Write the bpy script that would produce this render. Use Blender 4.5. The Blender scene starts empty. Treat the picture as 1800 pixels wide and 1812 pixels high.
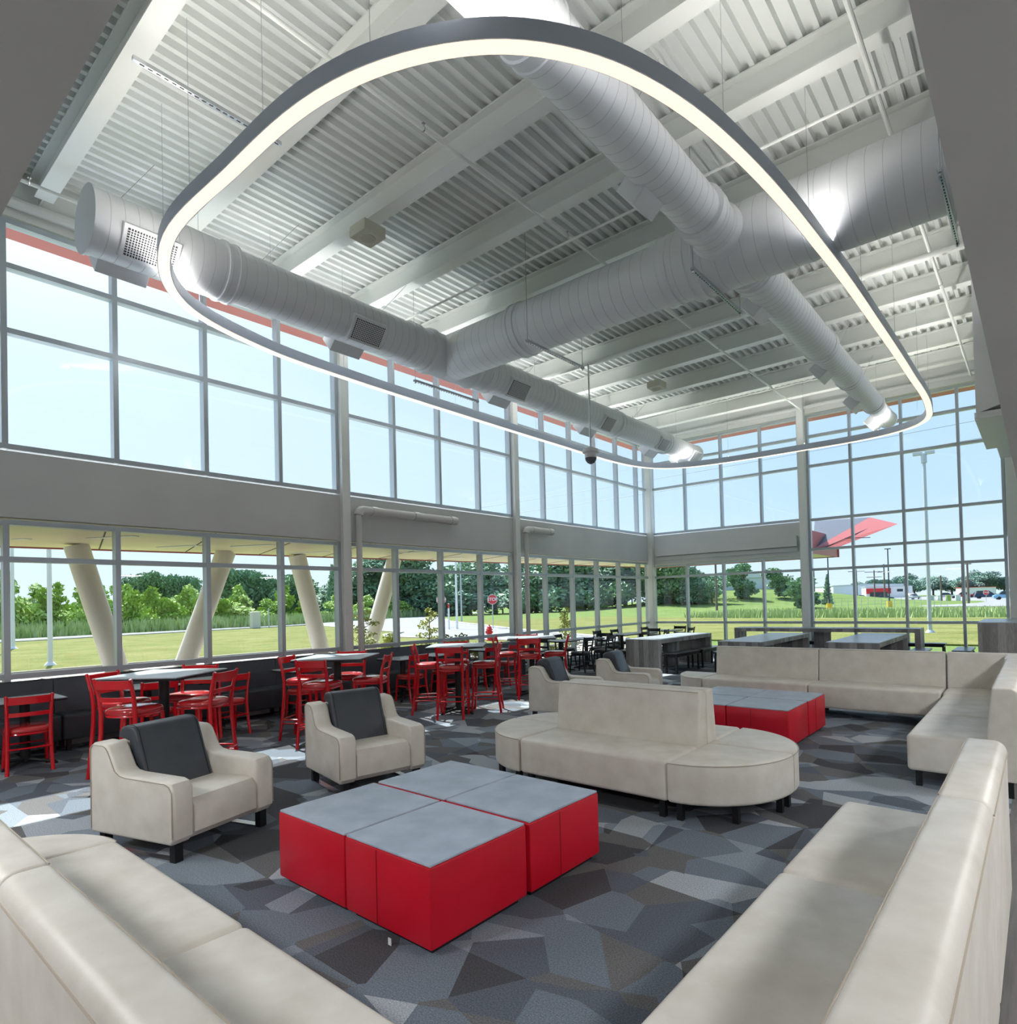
import bpy, bmesh, math, random
from mathutils import Vector, Matrix
random.seed(7)
PI = math.pi
scene = bpy.context.scene
C = scene.collection

# ------------------------------------------------------------------ camera
YAW, PIT, ROL = 0.68258, 0.016744, -0.02576
f_px, cx, cy = 1095.33, 953.06, 1047.09
fw = Vector((-math.sin(YAW)*math.cos(PIT), math.cos(YAW)*math.cos(PIT), math.sin(PIT)))
r0 = Vector((math.cos(YAW), math.sin(YAW), 0)); u0 = r0.cross(fw)
rr = r0*math.cos(ROL)+u0*math.sin(ROL); uu = -r0*math.sin(ROL)+u0*math.cos(ROL)
cd = bpy.data.cameras.new('camera'); cam = bpy.data.objects.new('camera', cd); C.objects.link(cam)
cam.matrix_world = Matrix(((rr.x, uu.x, -fw.x, 0), (rr.y, uu.y, -fw.y, 0), (rr.z, uu.z, -fw.z, 1.72), (0, 0, 0, 1)))
cd.sensor_fit = 'VERTICAL'; cd.sensor_height = 36; cd.sensor_width = 36
cd.lens = f_px/1812*36; cd.shift_x = (900-cx)/1812; cd.shift_y = (cy-906)/1812
cd.clip_start = 0.05; cd.clip_end = 1500
scene.camera = cam

# ------------------------------------------------------------------ sky, sun, exposure
SUN = Vector((0.968, -0.25, -1.40)).normalized()
w = bpy.data.worlds.new('world'); scene.world = w; w.use_nodes = True
nt = w.node_tree; nt.nodes.clear()
out = nt.nodes.new('ShaderNodeOutputWorld'); bg = nt.nodes.new('ShaderNodeBackground')
tc = nt.nodes.new('ShaderNodeTexCoord'); sp = nt.nodes.new('ShaderNodeSeparateXYZ')
nt.links.new(tc.outputs['Generated'], sp.inputs[0])
rp = nt.nodes.new('ShaderNodeValToRGB'); nt.links.new(sp.outputs['Z'], rp.inputs[0])
e = rp.color_ramp.elements
e[0].position = 0.0; e[0].color = (0.70, 0.82, 0.93, 1)
e[1].position = 0.75; e[1].color = (0.28, 0.50, 0.86, 1)
m = e.new(0.14); m.color = (0.52, 0.70, 0.90, 1)
# paler towards the sun's side (left), bluer away from it
dt = nt.nodes.new('ShaderNodeVectorMath'); dt.operation = 'DOT_PRODUCT'
nt.links.new(tc.outputs['Generated'], dt.inputs[0]); dt.inputs[1].default_value = (-0.93, -0.2, 0.3)
mr = nt.nodes.new('ShaderNodeMapRange'); nt.links.new(dt.outputs['Value'], mr.inputs[0])
mr.inputs[1].default_value = 0.1; mr.inputs[2].default_value = 0.95; mr.inputs[3].default_value = 0; mr.inputs[4].default_value = 0.8
mx = nt.nodes.new('ShaderNodeMixRGB'); nt.links.new(mr.outputs[0], mx.inputs[0]); nt.links.new(rp.outputs[0], mx.inputs[1])
mx.inputs[2].default_value = (0.76, 0.87, 0.96, 1)
# bright haze around the sun, high above the left windows
ds = nt.nodes.new('ShaderNodeVectorMath'); ds.operation = 'DOT_PRODUCT'; nt.links.new(tc.outputs['Generated'], ds.inputs[0]); ds.inputs[1].default_value = tuple(-SUN)
cl = nt.nodes.new('ShaderNodeMath'); cl.operation = 'MAXIMUM'; cl.inputs[1].default_value = 0; nt.links.new(ds.outputs['Value'], cl.inputs[0])
pg = nt.nodes.new('ShaderNodeMath'); pg.operation = 'POWER'; pg.inputs[1].default_value = 26; nt.links.new(cl.outputs[0], pg.inputs[0])
sc_ = nt.nodes.new('ShaderNodeMath'); sc_.operation = 'MULTIPLY'; sc_.inputs[1].default_value = 9.0; nt.links.new(pg.outputs[0], sc_.inputs[0])
cm = nt.nodes.new('ShaderNodeMixRGB'); cm.blend_type = 'ADD'; cm.inputs[0].default_value = 1
nt.links.new(mx.outputs[0], cm.inputs[1]); nt.links.new(sc_.outputs[0], cm.inputs[2])
nt.links.new(cm.outputs[0], bg.inputs[0]); bg.inputs[1].default_value = 0.80
nt.links.new(bg.outputs[0], out.inputs[0])
sl = bpy.data.lights.new('sun', 'SUN'); so = bpy.data.objects.new('sun', sl); C.objects.link(so)
so.rotation_euler = SUN.to_track_quat('-Z', 'Y').to_euler(); sl.energy = 6.2; sl.angle = 0.01; sl.color = (1, 0.97, 0.92)
so.location = (-30, 10, 40)
scene.view_settings.view_transform = 'Standard'; scene.view_settings.look = 'None'
scene.view_settings.gamma = 1; scene.view_settings.use_curve_mapping = False
scene.view_settings.exposure = 0.74
FILL = []   # pendant and added fill lamps live with their fixtures below

# ------------------------------------------------------------------ materials
def mat(name, col, rough=0.5, metal=0.0, spec=0.5, coat=0.0, emit=None, estr=0):
    m = bpy.data.materials.new(name); m.use_nodes = True
    b = m.node_tree.nodes['Principled BSDF']
    b.inputs['Base Color'].default_value = (*col, 1); b.inputs['Roughness'].default_value = rough
    b.inputs['Metallic'].default_value = metal; b.inputs['Specular IOR Level'].default_value = spec
    b.inputs['Coat Weight'].default_value = coat; b.inputs['Coat Roughness'].default_value = 0.08
    if emit: b.inputs['Emission Color'].default_value = (*emit, 1); b.inputs['Emission Strength'].default_value = estr
    return m
def N(m, t, **k):
    n = m.node_tree.nodes.new(t)
    for a, v in k.items(): setattr(n, a, v)
    return n
def L(m, a, b): m.node_tree.links.new(a, b)
def P_(m): return m.node_tree.nodes['Principled BSDF']
def coords(m, scale=(1, 1, 1), rot=(0, 0, 0), kind='Object'):
    t = N(m, 'ShaderNodeTexCoord'); p = N(m, 'ShaderNodeMapping')
    p.inputs['Scale'].default_value = scale; p.inputs['Rotation'].default_value = rot
    L(m, t.outputs[kind], p.inputs[0]); return p.outputs[0]
def noisy(m, c1, c2, scale=4, detail=4, lo=0.35, hi=0.65, bump=0, bscale=None, vs=(1, 1, 1)):
    v = coords(m, vs); n = N(m, 'ShaderNodeTexNoise'); n.inputs['Scale'].default_value = scale; n.inputs['Detail'].default_value = detail
    L(m, v, n.inputs[0]); r = N(m, 'ShaderNodeValToRGB'); L(m, n.outputs[0], r.inputs[0])
    r.color_ramp.elements[0].position = lo; r.color_ramp.elements[0].color = (*c1, 1)
    r.color_ramp.elements[1].position = hi; r.color_ramp.elements[1].color = (*c2, 1)
    L(m, r.outputs[0], P_(m).inputs['Base Color'])
    if bump:
        n2 = N(m, 'ShaderNodeTexNoise'); n2.inputs['Scale'].default_value = bscale or scale*8; L(m, v, n2.inputs[0])
        b = N(m, 'ShaderNodeBump'); b.inputs['Strength'].default_value = bump; b.inputs['Distance'].default_value = 0.01
        L(m, n2.outputs[0], b.inputs['Height']); L(m, b.outputs[0], P_(m).inputs['Normal'])
    return m
M = {}
M['deck'] = mat('painted_deck', (0.78, 0.81, 0.79), 0.5)
M['steel'] = mat('painted_steel', (0.80, 0.82, 0.79), 0.4)
M['wall'] = noisy(mat('painted_drywall', (0.55, 0.54, 0.50), 0.8), (0.60, 0.61, 0.60), (0.64, 0.65, 0.64), 1.2)
M['soffit'] = noisy(mat('grey_drywall', (0.4, 0.4, 0.4), 0.85), (0.55, 0.555, 0.57), (0.59, 0.595, 0.61), 1.0)
M['alu'] = mat('aluminium_frame', (0.48, 0.53, 0.57), 0.35, 0.3)
M['duct'] = mat('painted_duct', (0.76, 0.78, 0.80), 0.45, 0.05)
M['grille_dark'] = mat('grille_void', (0.05, 0.05, 0.055), 0.7)
M['fixture'] = mat('fixture_housing', (0.50, 0.55, 0.65), 0.45, 0.1)
M['glow'] = mat('lamp_diffuser', (1, 1, 1), 0.5, emit=(1.0, 0.80, 0.62), estr=0.66)
M['fill_up'] = mat('added_fill_glow', (1, 1, 1), 0.5, emit=(1.0, 0.95, 0.88), estr=14.5)  # added upward glow that brightens the ceiling and room
M['fill_panel'] = mat('added_fill_panel', (1, 1, 1), 0.5, emit=(0.97, 0.98, 1.0), estr=50.0)  # emission of the added, unseen fill lamps
M['cream'] = noisy(mat('cream_vinyl', (0.6, 0.55, 0.47), 0.42), (0.66, 0.61, 0.53), (0.79, 0.75, 0.68), 5.5, 6, 0.3, 0.7, 0.06, 60)
M['piping'] = mat('cream_piping', (0.46, 0.40, 0.32), 0.5)
M['charcoal'] = noisy(mat('charcoal_vinyl', (0.03, 0.034, 0.042), 0.42), (0.042, 0.050, 0.062), (0.056, 0.065, 0.080), 6, 3, 0.3, 0.7, 0.04, 80)
M['redvinyl'] = noisy(mat('red_vinyl', (0.55, 0.005, 0.02), 0.42), (0.60, 0.002, 0.018), (0.68, 0.004, 0.026), 3, 3, 0.3, 0.7, 0.03, 90)
M['redseam'] = mat('red_seam', (0.28, 0.002, 0.01), 0.5)
M['redpaint'] = mat('red_gloss', (0.62, 0.004, 0.012), 0.22, 0, 0.5, 0.6)
M['redseat'] = mat('red_seat_vinyl', (0.50, 0.02, 0.025), 0.2, 0, 0.6, 0.5)
M['slate'] = noisy(mat('slate_laminate', (0.2, 0.24, 0.29), 0.3), (0.34, 0.41, 0.50), (0.48, 0.55, 0.65), 6, 6, 0.3, 0.7)  # blue sheen of reflected sky is mixed into the laminate colour
M['tabletop'] = noisy(mat('grey_laminate', (0.3, 0.32, 0.34), 0.3), (0.34, 0.38, 0.42), (0.44, 0.49, 0.53), 6, 4)
M['black'] = mat('black_metal', (0.012, 0.013, 0.015), 0.4, 0.2)
M['blackvinyl'] = mat('black_vinyl', (0.02, 0.02, 0.022), 0.3, 0, 0.5, 0.2)
M['chrome'] = mat('brushed_steel', (0.6, 0.62, 0.65), 0.25, 1)
M['white'] = mat('white_paint', (0.8, 0.81, 0.82), 0.4)
M['pvc'] = mat('grey_white_pipe', (0.66, 0.65, 0.62), 0.35)
M['beige'] = mat('beige_plastic', (0.62, 0.61, 0.50), 0.5)
M['red_ext'] = mat('red_metal_panel', (0.50, 0.15, 0.145), 0.45)
M['extwhite'] = mat('cream_column_paint', (0.80, 0.76, 0.72), 0.35)
M['concrete'] = noisy(mat('concrete', (0.6, 0.58, 0.54), 0.85), (0.32, 0.31, 0.29), (0.40, 0.39, 0.37), 1.5, 5)
M['asphalt'] = noisy(mat('asphalt', (0.4, 0.4, 0.4), 0.9), (0.20, 0.20, 0.205), (0.25, 0.25, 0.255), 0.5, 5)
M['bark'] = mat('bark', (0.12, 0.09, 0.06), 0.9)
M['poledark'] = mat('dark_pole_paint', (0.03, 0.035, 0.05), 0.4)
M['woodpole'] = mat('weathered_pole', (0.16, 0.13, 0.11), 0.9)
M['yellow'] = mat('yellow_paint', (0.8, 0.5, 0.04), 0.5)
M['wire'] = mat('wire', (0.22, 0.24, 0.27), 0.5)
M['bldg'] = mat('pale_metal_siding', (0.62, 0.68, 0.74), 0.5)
M['bldgroof'] = mat('grey_roof', (0.42, 0.47, 0.52), 0.6)
M['carglass'] = mat('car_glass', (0.03, 0.04, 0.05), 0.1)
M['prow_grey'] = mat('dark_panel_grey', (0.10, 0.11, 0.14), 0.5)  # one even dark blue-grey for the prow side
M['rubber'] = mat('tyre_rubber', (0.015, 0.015, 0.015), 0.8)
M['signred'] = mat('sign_red', (0.62, 0.02, 0.03), 0.4)
M['lensblack'] = mat('lens_black', (0.09, 0.10, 0.12), 0.08)
M['seam'] = mat('duct_seam', (0.56, 0.575, 0.60), 0.5)

def leafmat(n, c1, c2, tr=0.35):
    m = mat(n, c1, 0.6, 0, 0.3); m = noisy(m, c1, c2, 0.9, 3, 0.35, 0.65)
    return m
M['leaf_bright'] = leafmat('bright_leaves', (0.26, 0.40, 0.07), (0.42, 0.56, 0.15))
M['leaf_dark'] = leafmat('dark_leaves', (0.14, 0.25, 0.16), (0.26, 0.40, 0.23))
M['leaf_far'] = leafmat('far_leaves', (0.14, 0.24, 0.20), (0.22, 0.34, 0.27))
M['leaf_yellow'] = leafmat('yellow_green_leaves', (0.30, 0.36, 0.07), (0.45, 0.48, 0.12))
M['blades'] = leafmat('tall_grass_blades', (0.28, 0.38, 0.14), (0.42, 0.50, 0.24))

# glass: clear sheet with fresnel reflection
g = bpy.data.materials.new('window_glass'); g.use_nodes = True; g.node_tree.nodes.clear()
o_ = N(g, 'ShaderNodeOutputMaterial'); mi = N(g, 'ShaderNodeMixShader'); tr = N(g, 'ShaderNodeBsdfTransparent'); gl = N(g, 'ShaderNodeBsdfGlossy')
lw = N(g, 'ShaderNodeLayerWeight'); lw.inputs[0].default_value = 0.5
pw = N(g, 'ShaderNodeMath', operation='POWER'); pw.inputs[1].default_value = 4.0; L(g, lw.outputs['Facing'], pw.inputs[0])
fr = N(g, 'ShaderNodeMath', operation='MULTIPLY_ADD'); fr.inputs[1].default_value = 0.25; fr.inputs[2].default_value = 0.02; L(g, pw.outputs[0], fr.inputs[0])
tr.inputs[0].default_value = (0.93, 0.96, 0.965, 1); gl.inputs['Roughness'].default_value = 0.0
L(g, fr.outputs[0], mi.inputs[0]); L(g, tr.outputs[0], mi.inputs[1]); L(g, gl.outputs[0], mi.inputs[2]); L(g, mi.outputs[0], o_.inputs[0])
M['glass'] = g

# carpet: angular shards in several greys
m = mat('shard_carpet', (0.1, 0.1, 0.1), 0.95, 0, 0.1); M['carpet'] = m
v = coords(m, (1.0, 1.0, 1.0), (0, 0, 0.5))
v2 = coords(m, (0.75, 1.5, 1.0), (0, 0, -0.45))
a = N(m, 'ShaderNodeTexVoronoi'); a.inputs['Scale'].default_value = 2.3; a.inputs['Randomness'].default_value = 1.0; L(m, v, a.inputs['Vector'])
b = N(m, 'ShaderNodeTexVoronoi'); b.inputs['Scale'].default_value = 1.9; L(m, v2, b.inputs['Vector'])
sa = N(m, 'ShaderNodeSeparateColor'); L(m, a.outputs['Color'], sa.inputs[0]); sb = N(m, 'ShaderNodeSeparateColor'); L(m, b.outputs['Color'], sb.inputs[0])
ad = N(m, 'ShaderNodeMath', operation='MULTIPLY_ADD'); L(m, sa.outputs[0], ad.inputs[0]); ad.inputs[1].default_value = 0.55
mu = N(m, 'ShaderNodeMath', operation='MULTIPLY'); L(m, sb.outputs[1], mu.inputs[0]); mu.inputs[1].default_value = 0.45; L(m, mu.outputs[0], ad.inputs[2])
cr = N(m, 'ShaderNodeValToRGB'); cr.color_ramp.interpolation = 'CONSTANT'; L(m, ad.outputs[0], cr.inputs[0])
el = cr.color_ramp.elements
el[0].position = 0; el[0].color = (0.062, 0.064, 0.070, 1); el[1].position = 0.30; el[1].color = (0.092, 0.106, 0.128, 1)
for p_, c_ in ((0.42, (0.12, 0.12, 0.122)), (0.52, (0.135, 0.16, 0.19)), (0.64, (0.20, 0.235, 0.27)), (0.74, (0.31, 0.34, 0.37))):
    q = el.new(p_); q.color = (*c_, 1)
sn = N(m, 'ShaderNodeTexNoise'); sn.inputs['Scale'].default_value = 130; sn.inputs['Detail'].default_value = 2
L(m, coords(m), sn.inputs[0])
mrr = N(m, 'ShaderNodeMapRange'); L(m, sn.outputs[0], mrr.inputs[0]); mrr.inputs[1].default_value = 0.3; mrr.inputs[2].default_value = 0.7; mrr.inputs[3].default_value = 0.85; mrr.inputs[4].default_value = 1.6
mm = N(m, 'ShaderNodeMixRGB', blend_type='MULTIPLY'); mm.inputs[0].default_value = 1; L(m, cr.outputs[0], mm.inputs[1]); L(m, mrr.outputs[0], mm.inputs[2])
L(m, mm.outputs[0], P_(m).inputs['Base Color'])
bp = N(m, 'ShaderNodeBump'); bp.inputs['Strength'].default_value = 0.4; bp.inputs['Distance'].default_value = 0.006; L(m, sn.outputs[0], bp.inputs['Height']); L(m, bp.outputs[0], P_(m).inputs['Normal'])

def planks(name, c1, c2, c3, w_=0.15, vert=False, rough=0.5):
    """weathered boards: stripes of random tone with streaky grain"""
    m = mat(name, c1, rough)
    t = N(m, 'ShaderNodeTexCoord'); s = N(m, 'ShaderNodeSeparateXYZ'); L(m, t.outputs['Object'], s.inputs[0])
    sm = N(m, 'ShaderNodeMath', operation='ADD'); L(m, s.outputs['X'], sm.inputs[0])
    if vert: L(m, s.outputs['Y'], sm.inputs[1])
    else: sm.inputs[1].default_value = 0
    dv = N(m, 'ShaderNodeMath', operation='DIVIDE'); L(m, sm.outputs[0], dv.inputs[0]); dv.inputs[1].default_value = w_
    fl = N(m, 'ShaderNodeMath', operation='FLOOR'); L(m, dv.outputs[0], fl.inputs[0])
    wn = N(m, 'ShaderNodeTexWhiteNoise', noise_dimensions='1D'); L(m, fl.outputs[0], wn.inputs['W'])
    n = N(m, 'ShaderNodeTexNoise'); n.inputs['Scale'].default_value = 3; n.inputs['Detail'].default_value = 8
    mp = N(m, 'ShaderNodeMapping'); mp.inputs['Scale'].default_value = (22, 22, 2) if vert else (18, 1.2, 1); L(m, t.outputs['Object'], mp.inputs[0]); L(m, mp.outputs[0], n.inputs[0])
    av = N(m, 'ShaderNodeMath', operation='MULTIPLY_ADD'); L(m, wn.outputs['Value'], av.inputs[0]); av.inputs[1].default_value = 0.45; 
    hf = N(m, 'ShaderNodeMath', operation='MULTIPLY'); L(m, n.outputs[0], hf.inputs[0]); hf.inputs[1].default_value = 0.6; L(m, hf.outputs[0], av.inputs[2])
    r = N(m, 'ShaderNodeValToRGB'); L(m, av.outputs[0], r.inputs[0]); e = r.color_ramp.elements
    e[0].position = 0.2; e[0].color = (*c1, 1); e[1].position = 0.8; e[1].color = (*c3, 1); k = e.new(0.5); k.color = (*c2, 1)
    L(m, r.outputs[0], P_(m).inputs['Base Color']); return m
M['barn'] = planks('barn_wood', (0.13, 0.13, 0.135), (0.27, 0.25, 0.24), (0.46, 0.44, 0.43), 0.13, True)
M['plankfloor'] = planks('plank_floor', (0.12, 0.11, 0.105), (0.2, 0.19, 0.18), (0.3, 0.285, 0.27), 0.18, False, 0.35)

def grassmat(name, c1, c2, c3):
    m = mat(name, c1, 0.95, 0, 0.1)
    n = N(m, 'ShaderNodeTexNoise'); n.inputs['Scale'].default_value = 0.35; n.inputs['Detail'].default_value = 8; n.inputs['Roughness'].default_value = 0.75; L(m, coords(m), n.inputs[0])
    r = N(m, 'ShaderNodeValToRGB'); L(m, n.outputs[0], r.inputs[0]); e = r.color_ramp.elements
    e[0].position = 0.35; e[0].color = (*c1, 1); e[1].position = 0.66; e[1].color = (*c3, 1); k = e.new(0.5); k.color = (*c2, 1)
    L(m, r.outputs[0], P_(m).inputs['Base Color'])
    n2 = N(m, 'ShaderNodeTexNoise'); n2.inputs['Scale'].default_value = 9; n2.inputs['Detail'].default_value = 3; L(m, coords(m), n2.inputs[0])
    b = N(m, 'ShaderNodeBump'); b.inputs['Strength'].default_value = 0.8; b.inputs['Distance'].default_value = 0.1; L(m, n2.outputs[0], b.inputs['Height']); L(m, b.outputs[0], P_(m).inputs['Normal'])
    return m
M['grass'] = grassmat('lawn_grass', (0.115, 0.135, 0.035), (0.16, 0.172, 0.052), (0.215, 0.205, 0.08))
M['hillgrass'] = grassmat('hill_grass', (0.10, 0.16, 0.045), (0.13, 0.19, 0.055), (0.17, 0.205, 0.075))

m = mat('river_gravel', (0.4, 0.38, 0.35), 0.8); M['gravel'] = m
a = N(m, 'ShaderNodeTexVoronoi'); a.inputs['Scale'].default_value = 11; L(m, coords(m), a.inputs['Vector'])
sa = N(m, 'ShaderNodeSeparateColor'); L(m, a.outputs['Color'], sa.inputs[0])
r = N(m, 'ShaderNodeValToRGB'); L(m, sa.outputs[0], r.inputs[0]); r.color_ramp.elements[0].color = (0.16, 0.15, 0.15, 1); r.color_ramp.elements[1].color = (0.62, 0.58, 0.53, 1)
L(m, r.outputs[0], P_(m).inputs['Base Color'])
b = N(m, 'ShaderNodeBump'); b.invert = True; b.inputs['Distance'].default_value = 0.05; L(m, a.outputs['Distance'], b.inputs['Height']); L(m, b.outputs[0], P_(m).inputs['Normal'])

m = mat('canopy_panels', (0.72, 0.66, 0.46), 0.45); M['canopy'] = m
t = N(m, 'ShaderNodeTexCoord'); n = N(m, 'ShaderNodeTexNoise'); n.inputs['Scale'].default_value = 0.5; L(m, t.outputs['Object'], n.inputs[0])
r = N(m, 'ShaderNodeValToRGB'); L(m, n.outputs[0], r.inputs[0])
r.color_ramp.elements[0].position = 0.4; r.color_ramp.elements[0].color = (0.80, 0.66, 0.50, 1); r.color_ramp.elements[1].position = 0.6; r.color_ramp.elements[1].color = (0.80, 0.76, 0.50, 1)
L(m, r.outputs[0], P_(m).inputs['Base Color'])

# ------------------------------------------------------------------ mesh helpers
def nb(): return bmesh.new()
def box(bm, x0, x1, y0, y1, z0, z1):
    v = [bm.verts.new(p) for p in ((x0, y0, z0), (x1, y0, z0), (x1, y1, z0), (x0, y1, z0), (x0, y0, z1), (x1, y0, z1), (x1, y1, z1), (x0, y1, z1))]
    for f in ((0, 3, 2, 1), (4, 5, 6, 7), (0, 1, 5, 4), (1, 2, 6, 5), (2, 3, 7, 6), (3, 0, 4, 7)): bm.faces.new([v[i] for i in f])
def merge(bm, t, mtx=None):
    me = bpy.data.meshes.new('tmp'); t.to_mesh(me); t.free()
    if mtx: me.transform(mtx)
    bm.from_mesh(me); bpy.data.meshes.remove(me)
def rbox(bm, x0, x1, y0, y1, z0, z1, r=0.03, seg=3, mtx=None):
    t = nb(); box(t, x0, x1, y0, y1, z0, z1)
    bmesh.ops.bevel(t, geom=list(t.edges), offset=r, segments=seg, profile=0.5, affect='EDGES', clamp_overlap=True)
    merge(bm, t, mtx)
def prism(bm, poly, lo, hi, axis='y', r=0, seg=2, mtx=None):
    """poly: 2D outline; extruded along axis from lo to hi"""
    t = nb(); n = len(poly)
    def P(p, h): return {'y': (p[0], h, p[1]), 'x': (h, p[0], p[1]), 'z': (p[0], p[1], h)}[axis]
    a = [t.verts.new(P(p, lo)) for p in poly]; b = [t.verts.new(P(p, hi)) for p in poly]
    f1 = t.faces.new(a); f2 = t.faces.new(b[::-1])
    for i in range(n): t.faces.new((a[i], b[i], b[(i+1) % n], a[(i+1) % n]))
    bmesh.ops.recalc_face_normals(t, faces=t.faces)
    if r:
        ed = set(f1.edges) | set(f2.edges)
        bmesh.ops.bevel(t, geom=list(ed), offset=r, segments=seg, profile=0.5, affect='EDGES', clamp_overlap=True)
    merge(bm, t, mtx)
def tube(bm, pts, r, n=8, closed=False, ry=None, caps=True):
    pts = [Vector(p) for p in pts]; k = len(pts); rings = []
    prev = None
    for i, p in enumerate(pts):
        if closed: d = pts[(i+1) % k]-pts[i-1]
        else: d = pts[min(i+1, k-1)]-pts[max(i-1, 0)]
        d.normalize()
        if prev is None:
            up = Vector((0, 0, 1)) if abs(d.z) < 0.9 else Vector((0, 1, 0))
            s = d.cross(up).normalized()
        else: s = (prev-d*prev.dot(d)).normalized()
        prev = s; t = d.cross(s)
        rad = r[i] if isinstance(r, (list, tuple)) else r; rb = rad if ry is None else ry
        rings.append([bm.verts.new(p+s*rad*math.cos(2*PI*j/n)+t*rb*math.sin(2*PI*j/n)) for j in range(n)])
    for i in range(k if closed else k-1):
        a, b = rings[i], rings[(i+1) % k]
        for j in range(n): bm.faces.new((a[j], a[(j+1) % n], b[(j+1) % n], b[j]))
    if not closed and caps: bm.faces.new(rings[0][::-1]); bm.faces.new(rings[-1])
def lathe(bm, prof, axis, origin, n=40):
    """prof: list of (t, r) along axis"""
    ax = {'x': (Vector((1, 0, 0)), Vector((0, 1, 0)), Vector((0, 0, 1))), 'y': (Vector((0, 1, 0)), Vector((1, 0, 0)), Vector((0, 0, 1))), 'z': (Vector((0, 0, 1)), Vector((1, 0, 0)), Vector((0, 1, 0)))}[axis]
    o = Vector(origin); rings = []
    for t, r in prof: rings.append([bm.verts.new(o+ax[0]*t+(ax[1]*math.cos(2*PI*j/n)+ax[2]*math.sin(2*PI*j/n))*max(r, 1e-4)) for j in range(n)])
    for a, b in zip(rings, rings[1:]):
        for j in range(n): bm.faces.new((a[j], a[(j+1) % n], b[(j+1) % n], b[j]))
    bm.faces.new(rings[0][::-1]); bm.faces.new(rings[-1])
def obj(name, bm, m, parent=None, smooth=True, ang=0.6):
    if smooth != 'keep': bmesh.ops.recalc_face_normals(bm, faces=bm.faces)
    me = bpy.data.meshes.new(name); bm.to_mesh(me); bm.free()
    me.materials.append(M[m] if isinstance(m, str) else m)
    if smooth is True:
        for p in me.polygons: p.use_smooth = True
        try: me.set_sharp_from_angle(angle=ang)
        except Exception: pass
    o = bpy.data.objects.new(name, me); C.objects.link(o)
    if parent: o.parent = parent
    return o
def tag(o, label=None, cat=None, group=None, kind=None):
    if label: o['label'] = label
    if cat: o['category'] = cat
    if group: o['group'] = group
    if kind: o['kind'] = kind
    return o
def thing(name, label, cat, loc=(0, 0, 0), rotz=0, group=None):
    o = bpy.data.objects.new(name, None); C.objects.link(o); o.empty_display_size = 0.1
    o.location = loc; o.rotation_euler = (0, 0, rotz); return tag(o, label, cat, group)
def dup(root, loc, rotz, label=None, group=None):
    r = root.copy(); C.objects.link(r); r.location = loc; r.rotation_euler = (0, 0, rotz)
    if label: r['label'] = label
    if group: r['group'] = group
    for ch in list(root.children):
        c = ch.copy(); C.objects.link(c); c.parent = r
        for g_ in ch.children:
            d = g_.copy(); C.objects.link(d); d.parent = c
    return r
def struct(name, bm, m, parent=None, smooth=False):
    o = obj(name, bm, m, parent, smooth)
    if parent is None: o['kind'] = 'structure'
    return o
ORD = ['first', 'second', 'third', 'fourth', 'fifth', 'sixth', 'seventh', 'eighth', 'ninth', 'tenth', 'eleventh', 'twelfth', 'thirteenth', 'fourteenth', 'fifteenth', 'sixteenth']

# ------------------------------------------------------------------ room shell
W, D = -10.142, 18.404
ZF, ZE, ZD, ZC, ZB, ZA, ZT, ZR = 0.947, 2.435, 2.935, 3.838, 5.356, 6.196, 6.80, 7.44
LY = [1.82+1.2192*i for i in range(-4, 14)]
COLY = [-3.06, 1.82-1.2192+0.0, 6.697, 11.573]    # structural bays (left wall)
FXs = [-8.81, -7.59, -6.37, -5.15, -3.93, -2.71, -1.49]
bm = nb(); box(bm, W-0.15, -0.24, 0.42, D+0.12, -0.12, 0); struct('floor', bm, 'carpet')
bm = nb(); box(bm, -0.24, 4.5, -5.0, D+0.12, -0.12, 0); box(bm, W-0.15, -0.24, -5.0, 0.42, -0.12, 0); struct('floor_plank', bm, 'plankfloor')

# corrugated roof deck, ribs along y
bm = nb(); xs = []; x = W-1.3; pitch = 0.165
while x < -0.05:
    for dx, z in ((0, 0.075), (0.070, 0.075), (0.088, 0), (0.147, 0)): xs.append((x+dx, ZR+z))
    x += pitch
y0, y1 = 0.42, D+1.2
va = [bm.verts.new((a, y0, z)) for a, z in xs]; vb = [bm.verts.new((a, y1, z)) for a, z in xs]
for i in range(len(xs)-1): bm.faces.new((va[i], va[i+1], vb[i+1], vb[i]))
ceil = struct('ceiling', bm, 'deck')
bm = nb(); box(bm, W-1.35, 4.5, 0.30, D+1.25, ZR+0.09, ZR+0.3); struct('ceiling_roof', bm, 'wall')

# lower ceiling around the camera corner, with the drop walls above its edges
bm = nb(); box(bm, -0.17, 4.5, 0.42, D, 2.90, 3.05); box(bm, W, 4.5, -5.0, 0.42, 2.90, 3.05); struct('ceiling_lower', bm, 'soffit')
bm = nb(); box(bm, -0.17, -0.05, 0.42, D, 3.05, ZR+0.08); struct('wall_right', bm, 'soffit')
bm = nb(); box(bm, W, -0.05, 0.30, 0.42, 3.05, ZR+0.08); struct('wall_front', bm, 'soffit')
bm = nb(); box(bm, W-0.1, 4.5, -5.1, -5.0, -0.1, 3.0); struct('wall_back', bm, 'wall')
bm = nb(); box(bm, 4.5, 4.6, -5.1, D, -0.1, 3.0); struct('wall_side', bm, 'wall')
bm = nb(); box(bm, -0.45, 4.5, D, D+0.12, 0, 3.0); box(bm, -0.60, -0.05, D+0.02, D+0.14, 3.0, ZR); struct('wall_far_end', bm, 'soffit')
bm = nb(); box(bm, W-0.12, W, -5, 0.3, 0, 3.0); struct('wall_left_end', bm, 'wall')

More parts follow.
